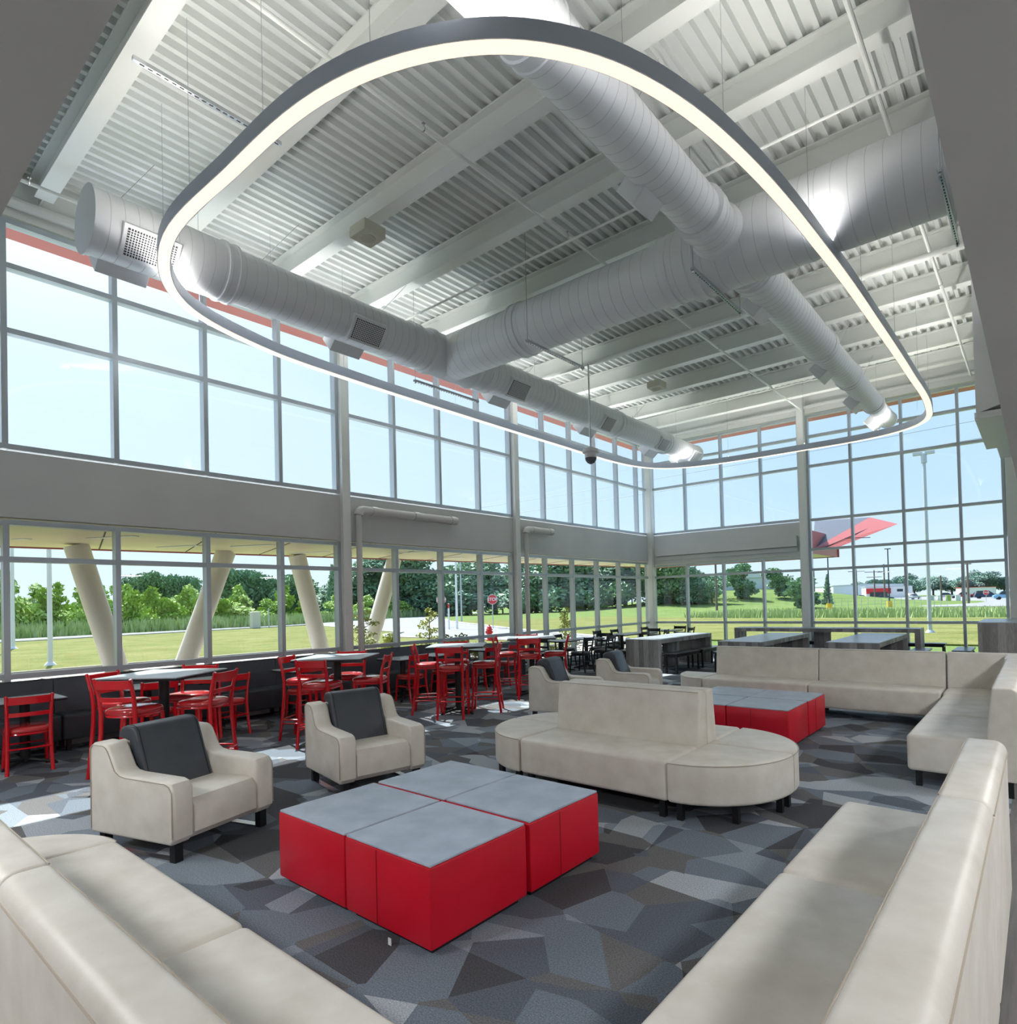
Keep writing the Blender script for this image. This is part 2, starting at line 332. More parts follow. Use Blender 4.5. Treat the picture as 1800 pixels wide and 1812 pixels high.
# left wall: solid band between the two rows of windows, eave panels above
bm = nb(); box(bm, W-0.14, W+0.05, 0.42, D, ZD+0.03, ZC-0.03); struct('wall_left', bm, 'wall')
bm = nb(); box(bm, W-0.14, W+0.02, 0.42, D+0.1, ZT+0.04, ZR+0.05); struct('wall_left_eave', bm, 'steel')
bm = nb(); box(bm, W, -5.2, D-0.05, D+0.14, ZD-0.08, ZC-0.03); struct('wall_far', bm, 'wall')
bm = nb(); box(bm, W, -0.2, D-0.02, D+0.14, ZT+0.04, ZR+0.05); struct('wall_far_eave', bm, 'steel')
# stepped girts on the far band
bm = nb(); box(bm, W+0.3, -5.35, D-0.17, D-0.05, 3.12, 3.42); struct('trim_1', bm, 'wall')
bm = nb(); box(bm, W+0.3, -5.35, D-0.10, D-0.05, 2.98, 3.10); struct('trim_2', bm, 'wall')
bm = nb(); tube(bm, [(W+0.10, 0.5, 7.0), (W+0.10, D-0.3, 7.0)], 0.07, 10); struct('trim_3', bm, 'steel', None, True)
bm = nb(); tube(bm, [(W+0.2, D-0.10, 7.02), (-0.3, D-0.10, 7.02)], 0.05, 10); struct('trim_4', bm, 'steel', None, True)
bm = nb(); box(bm, W-0.05, W+0.11, 0.42, D, 0, 0.10); struct('baseboard_left', bm, 'alu')
bm = nb(); box(bm, W, -0.6, D-0.05, D+0.05, 0, 0.08); struct('baseboard_far', bm, 'alu')

MW = 0.032   # mullion half width
def win_left(n, ya, yb, z0, z1, trans, sill):
    bm = nb(); ys = [ya+MW]+[y for y in LY if ya+0.3 < y < yb-0.3]+[yb-MW]
    for y in ys: box(bm, W-0.10, W+0.045, y-MW, y+MW, z0, z1)
    for z in [z0+0.03]+trans+[z1-0.03]:
        for a, b in zip(ys, ys[1:]): box(bm, W-0.09, W+0.04, a+MW, b-MW, z-0.034, z+0.034)
    f = struct('window_%d' % n, bm, 'alu')
    bm = nb(); box(bm, W-0.045, W-0.035, ya+0.02, yb-0.02, z0+0.02, z1-0.02); obj('pane', bm, 'glass', f, False)
def win_far(n, xa, xb, z0, z1, trans):
    bm = nb(); xs_ = [xa+MW]+[x for x in FXs if xa+0.3 < x < xb-0.3]+[xb-MW]
    for x in xs_: box(bm, x-MW, x+MW, D-0.045, D+0.10, z0, z1)
    for z in [z0+0.03]+trans+[z1-0.03]:
        for a, b in zip(xs_, xs_[1:]): box(bm, a+MW, b-MW, D-0.04, D+0.09, z-0.034, z+0.034)
    f = struct('window_%d' % n, bm, 'alu')
    bm = nb(); box(bm, xa+0.02, xb-0.02, D+0.035, D+0.045, z0+0.02, z1-0.02); obj('pane', bm, 'glass', f, False)
bays = [(0.42, 6.62), (6.79, 11.49), (11.66, D-0.12)]
k = 1
for ya, yb in bays:
    win_left(k, ya, yb, 0.10, ZD, [ZF, ZE], 0); k += 1
    win_left(k, ya, yb, ZC, ZT, [ZB, ZA], 0); k += 1
win_far(k, W+0.12, -5.24, 0.08, ZD-0.10, [ZF, ZE]); k += 1
win_far(k, W+0.12, -5.24, ZC, ZT, [ZB, ZA]); k += 1
win_far(k, -5.06, -0.60, 0.08, ZT, [ZF, ZE, 3.0, ZC, ZB, ZA]); k += 1

# steel columns
def column(loc, label, sx, sy, h=ZR-0.02):
    t = thing('steel_column', label, 'column', loc, 0, 'white steel columns along the glass walls')
    bm = nb(); rbox(bm, -sx, sx, -sy, sy, 0, h, 0.008, 1); obj('shaft', bm, 'steel', t, False)
    bm = nb(); box(bm, -sx-0.03, sx+0.03, -sy-0.03, sy+0.03, 0, 0.015); obj('base_plate', bm, 'steel', t, False)
column((W+0.02, 6.705, 0), 'white steel column in the left glass wall, nearest the camera', 0.12, 0.085)
column((W+0.02, 11.575, 0), 'white steel column in the left glass wall beside the short wall pipe', 0.12, 0.085)
column((W+0.10, D-0.10, 0), 'white steel column in the corner where the two glass walls meet', 0.10, 0.10)
column((-5.15, D-0.12, 0), 'white steel column in the middle of the far glass wall', 0.09, 0.12)
column((-0.42, D-0.25, 0), 'wide grey column closing the right end of the far glass wall', 0.16, 0.12)

# roof beams across the room (I sections)
BY = [2.19, 3.69, 5.26, 6.75, 8.38, 9.98, 11.65, 13.12, 14.62, 16.08, 17.42]
BT = ZR-0.005; BB = 7.08
def beam(y, lab):
    t = thing('roof_beam', lab, 'beam', (0, y, 0), 0, 'white steel roof beams')
    bm = nb(); box(bm, W+0.05, -0.2, -0.008, 0.008, BB+0.02, BT-0.02); obj('web', bm, 'steel', t, False)
    bm = nb(); box(bm, W+0.28, -0.2, -0.10, 0.10, BB, BB+0.02); obj('bottom_flange', bm, 'steel', t, False)
    bm = nb(); box(bm, W+0.05, -0.2, -0.10, 0.10, BT-0.02, BT); obj('top_flange', bm, 'steel', t, False)
for i, y in enumerate(BY):
    beam(y, 'white steel roof beam, %s across the ceiling counted from the camera' % ORD[i])

# ------------------------------------------------------------------ ducts
ZU = 6.15
def ribbed(a, b, r, step=0.13, hgt=0.002):
    pr = [(a, r)]; t = a+step*0.5
    while t < b-0.02:
        pr += [(t-0.006, r), (t, r+hgt), (t+0.006, r)]; t += step
    pr.append((b, r)); return pr
def duct_line(label, axis, org, segs, ends=(True, True)):
    t = thing('air_duct', label, 'duct', (0, 0, 0), 0, 'white spiral air ducts')
    for (a, b, r) in segs:
        bm = nb(); lathe(bm, [(a, r), (b, r)], axis, org, 48); obj('duct_section', bm, 'duct', t, True, 1.2)
        bm = nb(); st = 0.17 if r > 0.38 else 0.14 if a > 2 else 0.3; q = a+st
        while q < b-0.1:
            lathe(bm, [(q-0.0035, r-0.003), (q-0.0025, r+0.0015), (q+0.0025, r+0.0015), (q+0.0035, r-0.003)], axis, org, 48); q += st
        obj('section_seams', bm, 'seam', t, True, 1.2)['kind'] = 'stuff'
    for (a, b, r), (c, d_, r2) in zip(segs, segs[1:]):
        R_ = max(r, r2)
        bm = nb(); lathe(bm, [(b-0.09, r+0.004), (b-0.085, R_+0.022), (b-0.05, R_+0.022), (b-0.04, R_+0.008), (b+0.04, R_+0.008), (b+0.05, R_+0.02), (b+0.08, R_+0.02), (b+0.09, r2+0.004)], axis, org, 44)
        obj('duct_collar', bm, 'duct', t, True, 0.7)
    return t
def cap(t, axis, org, a, r):
    bm = nb(); lathe(bm, [(a-0.012, r+0.02), (a+0.012, r+0.02)], axis, org, 44)
    obj('end_cap', bm, 'duct', t, True, 0.7)
left = duct_line('long white spiral duct running along the left window wall', 'y', (-8.2, 0, ZU),
                 [(2.20, 3.72, 0.36), (3.72, 6.78, 0.335), (6.78, 8.6, 0.345), (8.6, 10.5, 0.325), (10.5, 13.3, 0.31), (13.3, 15.85, 0.30), (15.85, 17.9, 0.27)])
cap(left, 'y', (-8.2, 0, ZU), 2.20, 0.36); cap(left, 'y', (-8.2, 0, ZU), 17.9, 0.27)
right = duct_line('white spiral duct running away from the camera on the right side of the ceiling', 'y', (-2.92, 0, ZU),
                  [(0.5, 3.7, 0.27), (3.7, 6.75, 0.26), (6.75, 8.45, 0.285), (8.45, 11.75, 0.27), (11.75, 13.8, 0.245), (13.8, 16.1, 0.225), (16.1, 17.9, 0.20)])
cap(right, 'y', (-2.92, 0, ZU), 17.9, 0.20)
cross = duct_line('thick white trunk duct crossing the ceiling from the right wall to the left duct', 'x', (0, 7.68, ZU),
                  [(-8.25, -6.4, 0.39), (-6.4, -3.75, 0.405), (-3.75, -3.35, 0.43), (-3.35, -0.18, 0.47)])
def register(t, side, x, y, r, wd, hh):
    """grilled box on the flank of a duct, tilted towards the floor"""
    a = math.radians(-38); mt = Matrix.Translation((x, y, ZU)) @ (Matrix.Scale(-1, 4, (1, 0, 0)) if side < 0 else Matrix.Identity(4)) @ Matrix.Rotation(-a, 4, 'Y')
    bm = nb(); rbox(bm, r-0.14, r+0.035, -wd, wd, -hh, hh, 0.006, 1, mt); reg = obj('vent_register', bm, 'duct', t, False)
    bm = nb(); box(bm, r+0.0352, r+0.038, -wd+0.045, wd-0.045, -hh+0.04, hh-0.04); bm.transform(mt); obj('vent_opening', bm, 'grille_dark', reg, False)
    bm = nb(); n1 = int(wd*2/0.032)
    for i in range(1, n1): q = -wd+0.045+i*(2*wd-0.09)/n1; box(bm, r+0.038, r+0.044, q-0.004, q+0.004, -hh+0.04, hh-0.04)
    for i in range(1, 11): q = -hh+0.04+i*(2*hh-0.08)/11; box(bm, r+0.038, r+0.046, -wd+0.045, wd-0.045, q-0.004, q+0.004)
    bm.transform(mt); obj('grille', bm, 'duct', reg, False)
def scoop(t, side, x, y, r, wd):
    """boxed outlet hanging off the far flank of a duct"""
    a = math.radians(40); mt = Matrix.Translation((x, y, ZU)) @ (Matrix.Scale(-1, 4, (1, 0, 0)) if side < 0 else Matrix.Identity(4)) @ Matrix.Rotation(a, 4, 'Y')
    bm = nb(); rbox(bm, r-0.10, r+0.16, -wd, wd, -0.15, 0.15, 0.006, 1, mt); obj('duct_outlet', bm, 'duct', t, False)
for y, rd in ((2.75, 0.345), (5.75, 0.325), (9.3, 0.318), (12.6, 0.30), (15.4, 0.295), (17.5, 0.265)): register(left, 1, -8.2, y, rd, 0.30 if y < 10 else 0.24, 0.19)
for y in (2.62, 5.70, 9.25, 12.4, 15.5, 17.3): scoop(left, -1, -8.2, y, 0.33, 0.27)
for y in (5.75, 9.15, 12.6, 15.2, 17.3): scoop(right, -1, -2.92, y, 0.25, 0.20)
# branch saddles where the side ducts meet the trunk
for x_, r_ in ((-2.92, 0.29), (-8.2, 0.36)):
    bm = nb(); lathe(bm, [(7.1, r_), (7.14, r_+0.03), (7.2, r_+0.03), (7.24, r_+0.01), (8.12, r_+0.01), (8.16, r_+0.03), (8.22, r_+0.03), (8.26, r_)], 'y', (x_, 0, ZU), 40)
    obj('branch_saddle', bm, 'duct', cross, True, 0.7)

def rods(bm, pts, r=0.004):
    for a, b in pts: tube(bm, [a, b], r, 5)
# perforated strut trapezes under the trunk duct
def trapeze(x, ya, yb, lab):
    t = thing('duct_hanger', lab, 'hanger', (x, (ya+yb)/2, 5.66), 0, 'slotted strut hangers under the trunk duct')
    h = (yb-ya)/2; bm = nb()
    box(bm, -0.02, -0.017, -h, h, -0.02, 0.02); box(bm, 0.017, 0.02, -h, h, -0.02, 0.02); box(bm, -0.02, 0.02, -h, h, -0.022, -0.019)
    obj('strut_channel', bm, 'chrome', t, False)
    bm = nb(); n = int(2*h/0.06)
    for i in range(n): box(bm, -0.006, 0.006, -h+0.03+i*0.06, -h+0.06+i*0.06, -0.0245, -0.0222)
    obj('slots', bm, 'grille_dark', t, False)['kind'] = 'stuff'
    for s in (-1, 1):
        bm = nb(); rods(bm, [((0, s*(h-0.03), -0.04), (0, s*(h-0.03), BB-5.66 if False else 1.75))], 0.006); obj('threaded_rod', bm, 'chrome', t, True)
        bm = nb(); lathe(bm, [(-0.05, 0.014), (-0.025, 0.014)], 'z', (0, s*(h-0.03), 0), 6); obj('nut', bm, 'chrome', t, False)
trapeze(-5.9, 7.12, 8.62, 'slotted strut hanger under the trunk duct holding the dome camera pole')
trapeze(-3.12, 6.9, 8.45, 'slotted strut hanger under the thick right half of the trunk duct')
trapeze(-0.62, 6.85, 8.45, 'slotted strut hanger under the trunk duct next to the grey drop wall')
trapeze(-8.42, 7.05, 8.65, 'slotted strut hanger where the trunk duct meets the left duct')

# wire hangers of the ducts
def cable(a, b, lab, grp):
    o = thing('hanger_cable', lab, 'cable', b, 0, grp)
    d_ = Vector(a)-Vector(b); bm = nb(); tube(bm, [(0, 0, 0), d_], 0.0035, 5); obj('wire_rope', bm, 'chrome', o, True)
    bm = nb(); lathe(bm, [(0, 0.01), (0.05, 0.01)], 'z', (0, 0, 0), 8); obj('cable_grip', bm, 'chrome', o, True)
for i, (x, y, s) in enumerate([(-8.2, 2.5, 0.3), (-8.2, 4.2, 0.5), (-8.2, 6.2, 0.3), (-8.2, 9.9, 0.2), (-8.2, 12.2, -0.4), (-8.2, 14.2, 0.3)]):
    cable((x+s, y+0.3, 6.95), (x, y, ZU+0.34), 'thin wire rope holding up the left duct, %s from the camera' % ORD[i], 'wire ropes of the left duct')
for i, (x, y) in enumerate([(-2.92, 2.6), (-2.92, 5.2), (-2.92, 9.9), (-2.92, 12.9), (-2.92, 15.0)]):
    cable((x+0.2, y+0.2, 6.95), (x, y, ZU+0.27), 'thin wire rope holding up the right duct, %s from the camera' % ORD[i], 'wire ropes of the right duct')

# ------------------------------------------------------------------ looping pendant light
ZP = 5.55
def rrect(x0, x1, y0, y1, r, n=22):
    P = []
    for cx_, cy_, a0 in ((x1-r, y1-r, 0), (x0+r, y1-r, PI/2), (x0+r, y0+r, PI), (x1-r, y0+r, 1.5*PI)):
        for i in range(n+1): P.append((cx_+r*math.cos(a0+PI/2*i/n), cy_+r*math.sin(a0+PI/2*i/n)))
    # densify long sides
    O = []
    for i, p in enumerate(P):
        q = P[(i+1) % len(P)]; O.append(p); d_ = math.dist(p, q)
        if d_ > 0.6:
            k_ = int(d_/0.4)
            for j in range(1, k_): O.append((p[0]+(q[0]-p[0])*j/k_, p[1]+(q[1]-p[1])*j/k_))
    return O
def ringstrip(path, offs, closed=True):
    """sweep a closed section (offset, z) along a closed plan path"""
    bm = nb(); n = len(path); rg = []
    for i, p in enumerate(path):
        a = path[i-1]; b = path[(i+1) % n]; t = Vector((b[0]-a[0], b[1]-a[1])).normalized(); nn = Vector((t.y, -t.x))
        rg.append([bm.verts.new((p[0]+nn.x*o, p[1]+nn.y*o, z)) for o, z in offs])
    k_ = len(offs)
    for i in range(n):
        for j in range(k_): bm.faces.new((rg[i][j], rg[i][(j+1) % k_], rg[(i+1) % n][(j+1) % k_], rg[(i+1) % n][j]))
    return bm
CPS = [(-8.95, 6), (-8.78, 4.5), (-8.2, 3.2), (-7.0, 2.58), (-5.4, 2.52), (-3.9, 2.62), (-2.85, 3.1), (-2.25, 3.9), (-1.93, 5.2), (-1.77, 7.5), (-1.71, 10), (-1.68, 12.5), (-1.70, 15.0), (-2.0, 16.4), (-3.0, 17.05), (-5, 17.15), (-7.4, 17.0), (-8.6, 16.4), (-9.08, 15), (-9.1, 12), (-9.05, 9)]
path = []
for i in range(len(CPS)):
    p0, p1, p2, p3 = [Vector(CPS[(i+k_) % len(CPS)]) for k_ in (-1, 0, 1, 2)]
    t1 = (p2-p0)*0.5; t2 = (p3-p1)*0.5; ln = (p2-p1).length; t1 = t1.normalized()*ln; t2 = t2.normalized()*ln
    for j in range(8):
        u = j/8; path.append(tuple(p1*(2*u**3-3*u*u+1)+t1*(u**3-2*u*u+u)+p2*(-2*u**3+3*u*u)+t2*(u**3-u*u)))
pend = thing('pendant_light', 'huge rounded loop pendant light with a glowing underside hanging below the ducts', 'light', (0, 0, 0))
obj('housing', ringstrip(path, [(-0.065, ZP+0.006), (-0.065, ZP+0.155), (-0.060, ZP+0.155), (-0.060, ZP+0.105), (0.060, ZP+0.105), (0.060, ZP+0.155), (0.065, ZP+0.155), (0.065, ZP+0.006)]), 'fixture', pend, True, 0.5)
obj('diffuser', ringstrip(path, [(-0.056, ZP), (-0.056, ZP+0.02), (0.056, ZP+0.02), (0.056, ZP)]), 'glow', pend, False)
obj('added_fill_strip', ringstrip(path, [(-0.058, ZP+0.106), (-0.058, ZP+0.111), (0.058, ZP+0.111), (0.058, ZP+0.106)]), 'fill_up', pend, False)  # added emitter, unseen from below, throwing fill light at the ceiling
cnt = 0
for i in range(0, len(path), 7):
    x, y = path[i]; bm = nb(); tube(bm, [(x, y, ZP+0.2), (x, y, 7.42)], 0.003, 5)
    tube(bm, [(x-0.0, y-0.05, ZP+0.125), (x, y, ZP+0.2), (x, y+0.05, ZP+0.125)], 0.003, 5); obj('suspension_wire', bm, 'chrome', pend, True)

# sprinkler pipes
def pipe(name, pts, r, lab, grp, m='steel', heads=()):
    t = thing(name, lab, 'pipe', pts[0], 0, grp); o = Vector(pts[0])
    bm = nb(); tube(bm, [Vector(p)-o for p in pts], r, 10); obj('pipe_run', bm, m, t, True)
    for h in heads:
        q = Vector(h)-o; bm = nb(); lathe(bm, [(-0.01, r+0.008), (0.0, r+0.008)], 'y', q, 8); tube(bm, [q, q+Vector((0, 0, 0.07))], 0.008, 6); box(bm, q.x-0.018, q.x+0.018, q.y-0.018, q.y+0.018, q.z+0.065, q.z+0.07)
        obj('sprinkler_head', bm, 'chrome', t, False)
G_ = 'white sprinkler pipes under the roof beams'
pipe('sprinkler_pipe', [(-9.15, 0.5, 6.83), (-9.15, 17.9, 6.83)], 0.022, 'thin white sprinkler pipe running above the left duct', G_, heads=[(-9.15, y, 6.83) for y in (1.9, 4.3, 7.3, 10.6, 13.8)])
pipe('sprinkler_pipe', [(-5.0, 0.5, 6.83), (-5.0, 17.9, 6.83)], 0.022, 'thin white sprinkler pipe running down the middle of the ceiling', G_, heads=[(-5.0, y, 6.83) for y in (4.4, 7.0, 12.2, 15.4)])
pipe('sprinkler_pipe', [(-1.15, 0.5, 6.83), (-1.15, 17.9, 6.83)], 0.025, 'white sprinkler pipe near the grey drop wall on the right', G_, heads=[(-1.15, y, 6.83) for y in (2.9, 8.9, 12.2, 15.4)])
pipe('sprinkler_pipe', [(-9.15, 10.95, 6.78), (-0.2, 10.95, 6.78)], 0.035, 'white sprinkler main crossing the ceiling beyond the trunk duct', G_)
pipe('sprinkler_pipe', [(-8.6, 6.98, 6.74), (-0.2, 6.98, 6.74)], 0.018, 'thin conduit crossing the ceiling just in front of the trunk duct', G_)
# slotted strut between first two beams
t = thing('ceiling_strut', 'short slotted strut spanning the first two roof beams', 'strut', (-6.47, 2.8, 6.93))
bm = nb(); box(bm, -0.02, 0.02, -0.68, 0.78, -0.02, 0.02); obj('channel', bm, 'chrome', t, False)
bm = nb()
for i in range(20): box(bm, -0.007, 0.007, -0.62+i*0.07, -0.58+i*0.07, -0.0225, -0.0205)
obj('slots', bm, 'grille_dark', t, False)['kind'] = 'stuff'

# ceiling speaker boxes
def speaker(loc, lab):
    t = thing('speaker_box', lab, 'speaker', loc, 0, 'beige speaker boxes under the beams')
    bm = nb(); rbox(bm, -0.17, 0.17, -0.17, 0.17, 0, 0.15, 0.008, 2); obj('enclosure', bm, 'beige', t, False)
    bm = nb(); lathe(bm, [(-0.006, 0.10), (0.0, 0.105)], 'z', (0, 0, 0), 28); obj('speaker_grille', bm, mat('speaker_cloth', (0.52, 0.50, 0.40), 0.8), t, True)
speaker((-6.96, 5.08, 6.72), 'beige square speaker box under a roof beam left of centre, nearer of the two')
speaker((-6.95, 13.2, 6.72), 'small beige speaker box under the beams far beyond the trunk duct')

# dome camera on a pole
t = thing('dome_camera', 'white dome security camera hanging on a long pole from the duct hanger', 'security camera', (-5.72, 8.5, 4.05))
bm = nb(); tube(bm, [(0, 0, 0.22), (0, 0, 1.60)], 0.014, 8); obj('drop_pole', bm, 'chrome', t, True)
bm = nb(); lathe(bm, [(0.22, 0.02), (0.2, 0.05), (0.17, 0.13), (0.12, 0.14), (0.1, 0.10)], 'z', (0, 0, 0), 32); obj('mount_cap', bm, 'white', t, True)
bm = nb(); lathe(bm, [(0.10, 0.10), (0.02, 0.095), (0.0, 0.085)], 'z', (0, 0, 0), 32); obj('camera_body', bm, 'white', t, True)
bm = nb(); lathe(bm, [(0.03, 0.0975), (-0.01, 0.088), (-0.05, 0.06), (-0.07, 0.02)], 'z', (0, 0, 0), 32); obj('lens_dome', bm, 'lensblack', t, True)

# pipes on the left wall band
def wallpipe(y0_, y1_, lab):
    t = thing('drain_pipe', lab, 'pipe', (W+0.18, y0_, 0), 0, 'grey white drain pipes on the left wall')
    bm = nb(); P = [(0, 0, 0.1), (0, 0, 3.45)]+[(0, 0.10-0.10*math.cos(a), 3.45+0.10*math.sin(a)) for a in (0.4, 0.8, 1.2, 1.57)]+[(0, y1_-y0_, 3.55)]
    tube(bm, P[:2], 0.055, 16); obj('downpipe', bm, 'pvc', t, True)
    bm = nb(); tube(bm, P[1:], 0.082, 18); obj('horizontal_run', bm, 'pvc', t, True)
    L_ = y1_-y0_
    for q in ([0.35, L_*0.55, L_-0.12] if L_ > 1.5 else [0.3, L_-0.1]):
        bm = nb(); lathe(bm, [(q-0.06, 0.092), (q+0.06, 0.092)], 'y', (0, 0, 3.55), 20); obj('coupling', bm, 'pvc', t, True)
    bm = nb(); lathe(bm, [(2.2, 0.064), (2.28, 0.064)], 'z', (0, 0, 0), 16); obj('coupling', bm, 'pvc', t, True)
wallpipe(6.93, 9.45, 'long grey white drain pipe elbowing out of the first steel column')
wallpipe(11.82, 12.9, 'short grey white drain pipe elbowing out of the second steel column')

# boxed chases hanging beside the drop wall at the right
t = thing('boxed_chase', 'tall white boxed duct chase hanging beside the grey drop wall at the right', 'duct chase', (-0.45, 12.6, 0))
bm = nb(); prism(bm, [(-0.28, 4.55), (0.27, 4.70), (0.27, BB-0.01), (-0.28, BB-0.01)], -0.5, 2.2, 'y', 0.0); obj('casing', bm, 'white', t, False)
bm = nb(); box(bm, -0.30, 0.27, -0.52, 2.24, 4.46, 4.56); obj('bottom_trim', bm, 'white', t, False)
t = thing('boxed_chase', 'smaller white boxed chase behind and below the tall one at the right', 'duct chase', (-0.40, 16, 0))
bm = nb(); box(bm, -0.22, 0.22, -0.4, 1.0, 4.62, 5.4); obj('casing', bm, 'white', t, False)

# added fill lamps, out of view in the low ceiling, to brighten the room
def fill_lamp(x, y, lab):
    t = thing('added_fill_lamp', lab, 'light', (x, y, 2.88), 0, 'added unseen fill lamps in the low ceiling')
    bm = nb(); box(bm, -0.32, 0.32, -0.32, 0.32, 0.0, 0.03); obj('frame', bm, 'white', t, False)
    bm = nb(); box(bm, -0.28, 0.28, -0.28, 0.28, -0.004, 0.0); obj('diffuser', bm, 'fill_panel', t, False)
for x, y, lab in ((-6.5, -1.2, 'left'), (-3.5, -1.2, 'middle'), (1.6, -1.2, 'right'), (1.8, 3.0, 'right aisle near'), (1.8, 7.0, 'right aisle middle'), (1.8, 11.5, 'right aisle far')):
    fill_lamp(x, y, 'added unseen fill lamp in the low ceiling, %s' % lab)
# ================================================================== furniture
def legpost(t, x, y, h, s=0.024, m='black'):
    bm = nb(); box(bm, x-s, x+s, y-s, y+s, 0, h); obj('leg', bm, m, t, False)
def piping_loop(pts, t, m='piping', r=0.0045, closed=True):
    bm = nb(); tube(bm, pts, r, 6, closed); obj('piping', bm, m, t, True)
BZ = 0.915
def backprof(sd, dp, bh):
    P = [(sd-0.005, 0.14), (dp, 0.14)]
    P += [(dp-0.055+0.055*math.cos(a), bh-0.055+0.055*math.sin(a)) for a in [PI/2*i/7 for i in range(8)]]
    P += [(sd+0.048+0.025-0.025*math.sin(a), bh-0.025+0.025*math.cos(a)) for a in [PI/2*i/4 for i in range(5)]]
    return P+[(sd, 0.46)]
def bench(loc, rotz, length, label, grp, m='cream', pm='piping', depth=0.77, seatd=0.58, name='booth_bench', bh=BZ, nleg=2, sides=True):
    """local: seat front at y=0, back towards +y, x from 0 to length"""
    t = thing(name, label, 'bench', loc, rotz, grp); g = 0.004
    bm = nb(); rbox(bm, g, length-g, 0, seatd+0.02, 0.14, 0.46, 0.035, 4); obj('seat', bm, m, t)
    piping_loop([(0.03, 0.006, 0.43), (length-0.03, 0.006, 0.43)], t, pm, 0.004, False)
    bm = nb(); prism(bm, backprof(seatd, depth, bh), g, length-g, 'x', 0.018, 3); obj('backrest', bm, m, t)
    piping_loop([(g+0.012, depth+0.001, bh-0.06), (length-g-0.012, depth+0.001, bh-0.06)], t, pm, 0.004, False)
    piping_loop([(g+0.012, seatd+0.052, bh-0.010), (length-g-0.012, seatd+0.052, bh-0.010)], t, pm, 0.0035, False)
    for k in range(nleg):
        x = 0.08+(length-0.16)*k/(nleg-1)
        legpost(t, x, 0.08, 0.145); legpost(t, x, depth-0.08, 0.145)
    return t
def quarter(loc, rotz, rx, ry, label, grp, flip=1):
    """quarter round seat: straight edges on x=0 and y=ry, curve bulging to +x"""
    t = thing('round_end_seat', label, 'seat', loc, rotz, grp)
    P = [(0.004, ry-0.004), (0.004, 0.0)]+[(0.004+(rx-0.004)*math.sin(a), (ry-0.004)*(1-math.cos(a))) for a in [PI/2*i/18 for i in range(1, 19)]]
    P = [(x, y*flip) for x, y in P]
    bm = nb(); prism(bm, P, 0.14, 0.46, 'z', 0.03, 4); obj('seat', bm, 'cream', t)
    piping_loop([(x, y, 0.445) for x, y in [((0.004+(rx-0.002)*math.sin(a)), (ry-0.002)*(1-math.cos(a))*flip) for a in [PI/2*i/20 for i in range(0, 21)]]], t, 'piping', 0.004, False)
    for x, y in ((0.07, 0.08), (rx*0.62, 0.25), (rx-0.09, ry-0.08), (0.07, ry-0.08)): legpost(t, x, y*flip, 0.145)
    return t
CG = 'cream vinyl booth benches'
# island of two back to back benches with quarter round ends
IX0, IX1, IY = -3.82, -2.30, 4.35
bench((IX0, IY, 0), 0, IX1-IX0, 'cream bench of the island, facing the near red ottomans', CG)
bench((IX1, IY+1.55, 0), PI, IX1-IX0, 'cream bench of the island, facing away towards the far red ottomans', CG)
QG = 'quarter round cream seats'
quarter((IX1, IY, 0), 0, 0.72, 0.77, 'quarter round cream seat at the right end of the island, near half', QG)
quarter((IX1, IY+1.55, 0), 0, 0.72, 0.77, 'quarter round cream seat at the right end of the island, far half', QG, -1)
q = quarter((IX0, IY+1.55, 0), PI, 0.72, 0.77, 'quarter round cream seat at the left end of the island, far half', QG)
q = quarter((IX0, IY, 0), PI, 0.72, 0.77, 'quarter round cream seat at the left end of the island, near half', QG, -1)
# U shaped sectional round the camera corner
bench((-2.53, 1.19, 0), PI, 1.52, 'cream bench with its back to the camera in the lower left corner, farther left one', CG)
bench((-0.93, 1.19, 0), PI, 1.60, 'cream bench with its back to the camera in the lower left corner, nearest one', CG)
quarter((-4.05, 1.19, 0), PI, 0.62, 0.77, 'quarter round cream seat closing the lower left row of benches', QG)
bench((-0.98, 2.92, 0), -PI/2, 1.71, 'long cream bench along the right edge, nearest the camera', CG, depth=0.81)
bench((-0.98, 4.14, 0), -PI/2, 1.21, 'cream bench along the right edge, behind the nearest long one', CG, depth=0.81)
# second sectional round the far ottomans
bench((-0.98, 7.56, 0), -PI/2, 1.21, 'cream bench at the right with its open end towards the gap, second seating group', CG, depth=0.81)
bench((-0.98, 9.18, 0), -PI/2, 1.61, 'cream bench at the right beside the far corner seat', CG, depth=0.81)
bench((-4.22, 9.2, 0), 0, 1.60, 'cream bench left of the far row, beside the small round end seat', CG)
bench((-2.62, 9.2, 0), 0, 1.60, 'cream bench in the middle of the far row behind the far ottomans', CG)
t = thing('corner_bench', 'cream corner seat where the far row meets the right row', 'bench', (-1.01, 9.2, 0), 0, CG)
bm = nb(); rbox(bm, 0.004, 0.60, 0, 0.60, 0.14, 0.46, 0.035, 4); obj('seat', bm, 'cream', t)
bm = nb(); prism(bm, backprof(0.575, 0.77, BZ), 0.004, 0.805, 'x', 0.018, 3); obj('backrest', bm, 'cream', t)
bm = nb(); prism(bm, backprof(0.585, 0.81, BZ), 0.004, 0.57, 'y', 0.018, 3); obj('backrest', bm, 'cream', t)
for x, y in ((0.08, 0.08), (0.7, 0.08), (0.7, 0.69), (0.08, 0.69)): legpost(t, x, y, 0.145)
quarter((-4.22, 9.2, 0), PI, 0.62, 0.77, 'quarter round cream seat at the left end of the far row', QG, -1)

